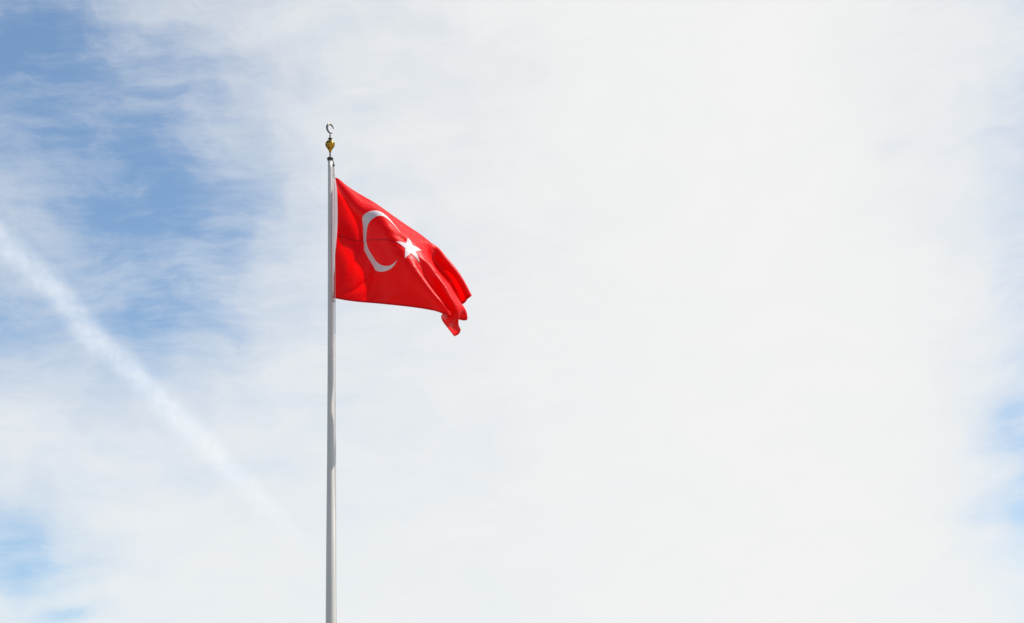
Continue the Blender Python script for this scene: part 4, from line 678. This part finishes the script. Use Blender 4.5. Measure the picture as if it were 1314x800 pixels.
# white heading along the hoist, from the halyard to the red
nv = 90
edge = S(np.zeros(nv), np.linspace(0, 1, nv))
band = np.zeros((nv, 7, 3))
for k in range(nv):
    t = k / (nv - 1)
    hx = (POLE.x + 0.075 - FLAG_ORIGIN.x)
    dx = edge[k, 0] - hx
    dy = math.sqrt(max(0.115 ** 2 - dx * dx, 0.0)) * (1 if t > 0.02 else t / 0.02)
    for j in range(7):
        s_ = j / 6
        bow = math.sin(math.pi * s_) * 0.012
        band[k, j] = (hx + dx * s_, edge[k, 1] + dy * (1 - s_) * 0.8 - bow, edge[k, 2] + 0.004 * math.sin(t * 20))
hb = grid_mesh('header_band', band, M_WHITE, flag)
# snap hooks tying the heading to the halyard
for k, dz in ((0, 0.05), (nv - 1, -0.03)):
    bm = bmesh.new()
    c = Vector(band[k, 0]) + Vector((0.0, 0, dz))
    ring = [c + Vector((0.028 * math.cos(a), 0.01 * math.sin(a), 0.055 * math.sin(a))) for a in [2 * math.pi * i / 16 for i in range(17)]]
    tube(bm, ring, 0.008, 7)
    tube(bm, [c + Vector((0, 0, -0.05)), Vector(band[k, 3])], 0.008, 7)
    from_bm('snap_hook', bm, M_STEEL, flag)
bm = bmesh.new()
c = Vector(band[0, 0])
kn = [c + Vector((0.012 * math.sin(i * 1.9) + 0.006, 0.012 * math.cos(i * 1.3), 0.05 + i * 0.016)) for i in range(17)]
tube(bm, kn, 0.010, 7)
from_bm('lashing', bm, M_ROPE, flag)

# ------------------------------------------------------------------ contrail
A_, B_ = Vector((-1545.0, 4300.0, 2000.0)), Vector((-905.0, 11700.0, 2000.0))
LEN = (B_ - A_).length
bm = bmesh.new()
R0, R1 = 120.0, 170.0
nx = 24
tube(bm, [(LEN * k / nx, 0, 0) for k in range(nx + 1)], [R0 + (R1 - R0) * k / nx for k in range(nx + 1)], 24)
M_TRAIL, n, out = material('ice_cloud')
t = n.new('ShaderNodeTexCoord')
obj = t.outputs['Object']
wv = n.vec('SUBTRACT', n.noise(obj, 0.013, 4, 0.6, color=True), (0.5, 0.5, 0.5))
wv2 = n.vec('SUBTRACT', n.noise(obj, 0.0022, 3, 0.55, color=True), (0.5, 0.5, 0.5))
pw = n.vec('ADD', n.vec('ADD', obj, n.vec('MULTIPLY', wv, (0, 48, 48))), n.vec('MULTIPLY', wv2, (0, 60, 60)))
sp = n.new('ShaderNodeSeparateXYZ')
n.put(sp.inputs[0], pw)
rad = n.math('SQRT', n.math('ADD', n.math('MULTIPLY', sp.outputs[1], sp.outputs[1]), n.math('MULTIPLY', sp.outputs[2], sp.outputs[2])))
so = n.new('ShaderNodeSeparateXYZ')
n.put(so.inputs[0], obj)
along = n.math('DIVIDE', so.outputs[0], LEN)
rr = n.math('DIVIDE', rad, n.math('ADD', R0, n.math('MULTIPLY', along, R1 - R0)))
shape = n.smooth(rr, 0.06, 0.52, 1.0, 0.0)
wisps = n.smooth(n.noise(obj, 0.022, 5, 0.7), 0.34, 0.66, 0.12, 1.7)
fade = n.math('MULTIPLY', n.smooth(along, 0.0, 0.05), n.smooth(along, 0.18, 0.86, 1.0, 0.0))
dens = n.math('MULTIPLY', n.math('MULTIPLY', shape, wisps), n.math('MULTIPLY', fade, 0.0022))
sc = n.new('ShaderNodeVolumeScatter')
sc.inputs['Color'].default_value = (1, 1, 1, 1)
sc.inputs['Anisotropy'].default_value = 0.2
n.put(sc.inputs['Density'], dens)
n.put(out.inputs['Volume'], sc.outputs[0])
try:
    M_TRAIL.cycles.volume_step_rate = 0.03
except Exception:
    pass
trail = from_bm('contrail', bm, M_TRAIL)
xd = (B_ - A_).normalized()
yd = Vector((0, 0, 1)).cross(xd).normalized()
mt = Matrix((xd, yd, xd.cross(yd))).transposed().to_4x4()
mt.translation = A_
trail.matrix_world = mt
tag(trail, 'soft white aircraft contrail slanting down through the blue at the left', 'contrail')
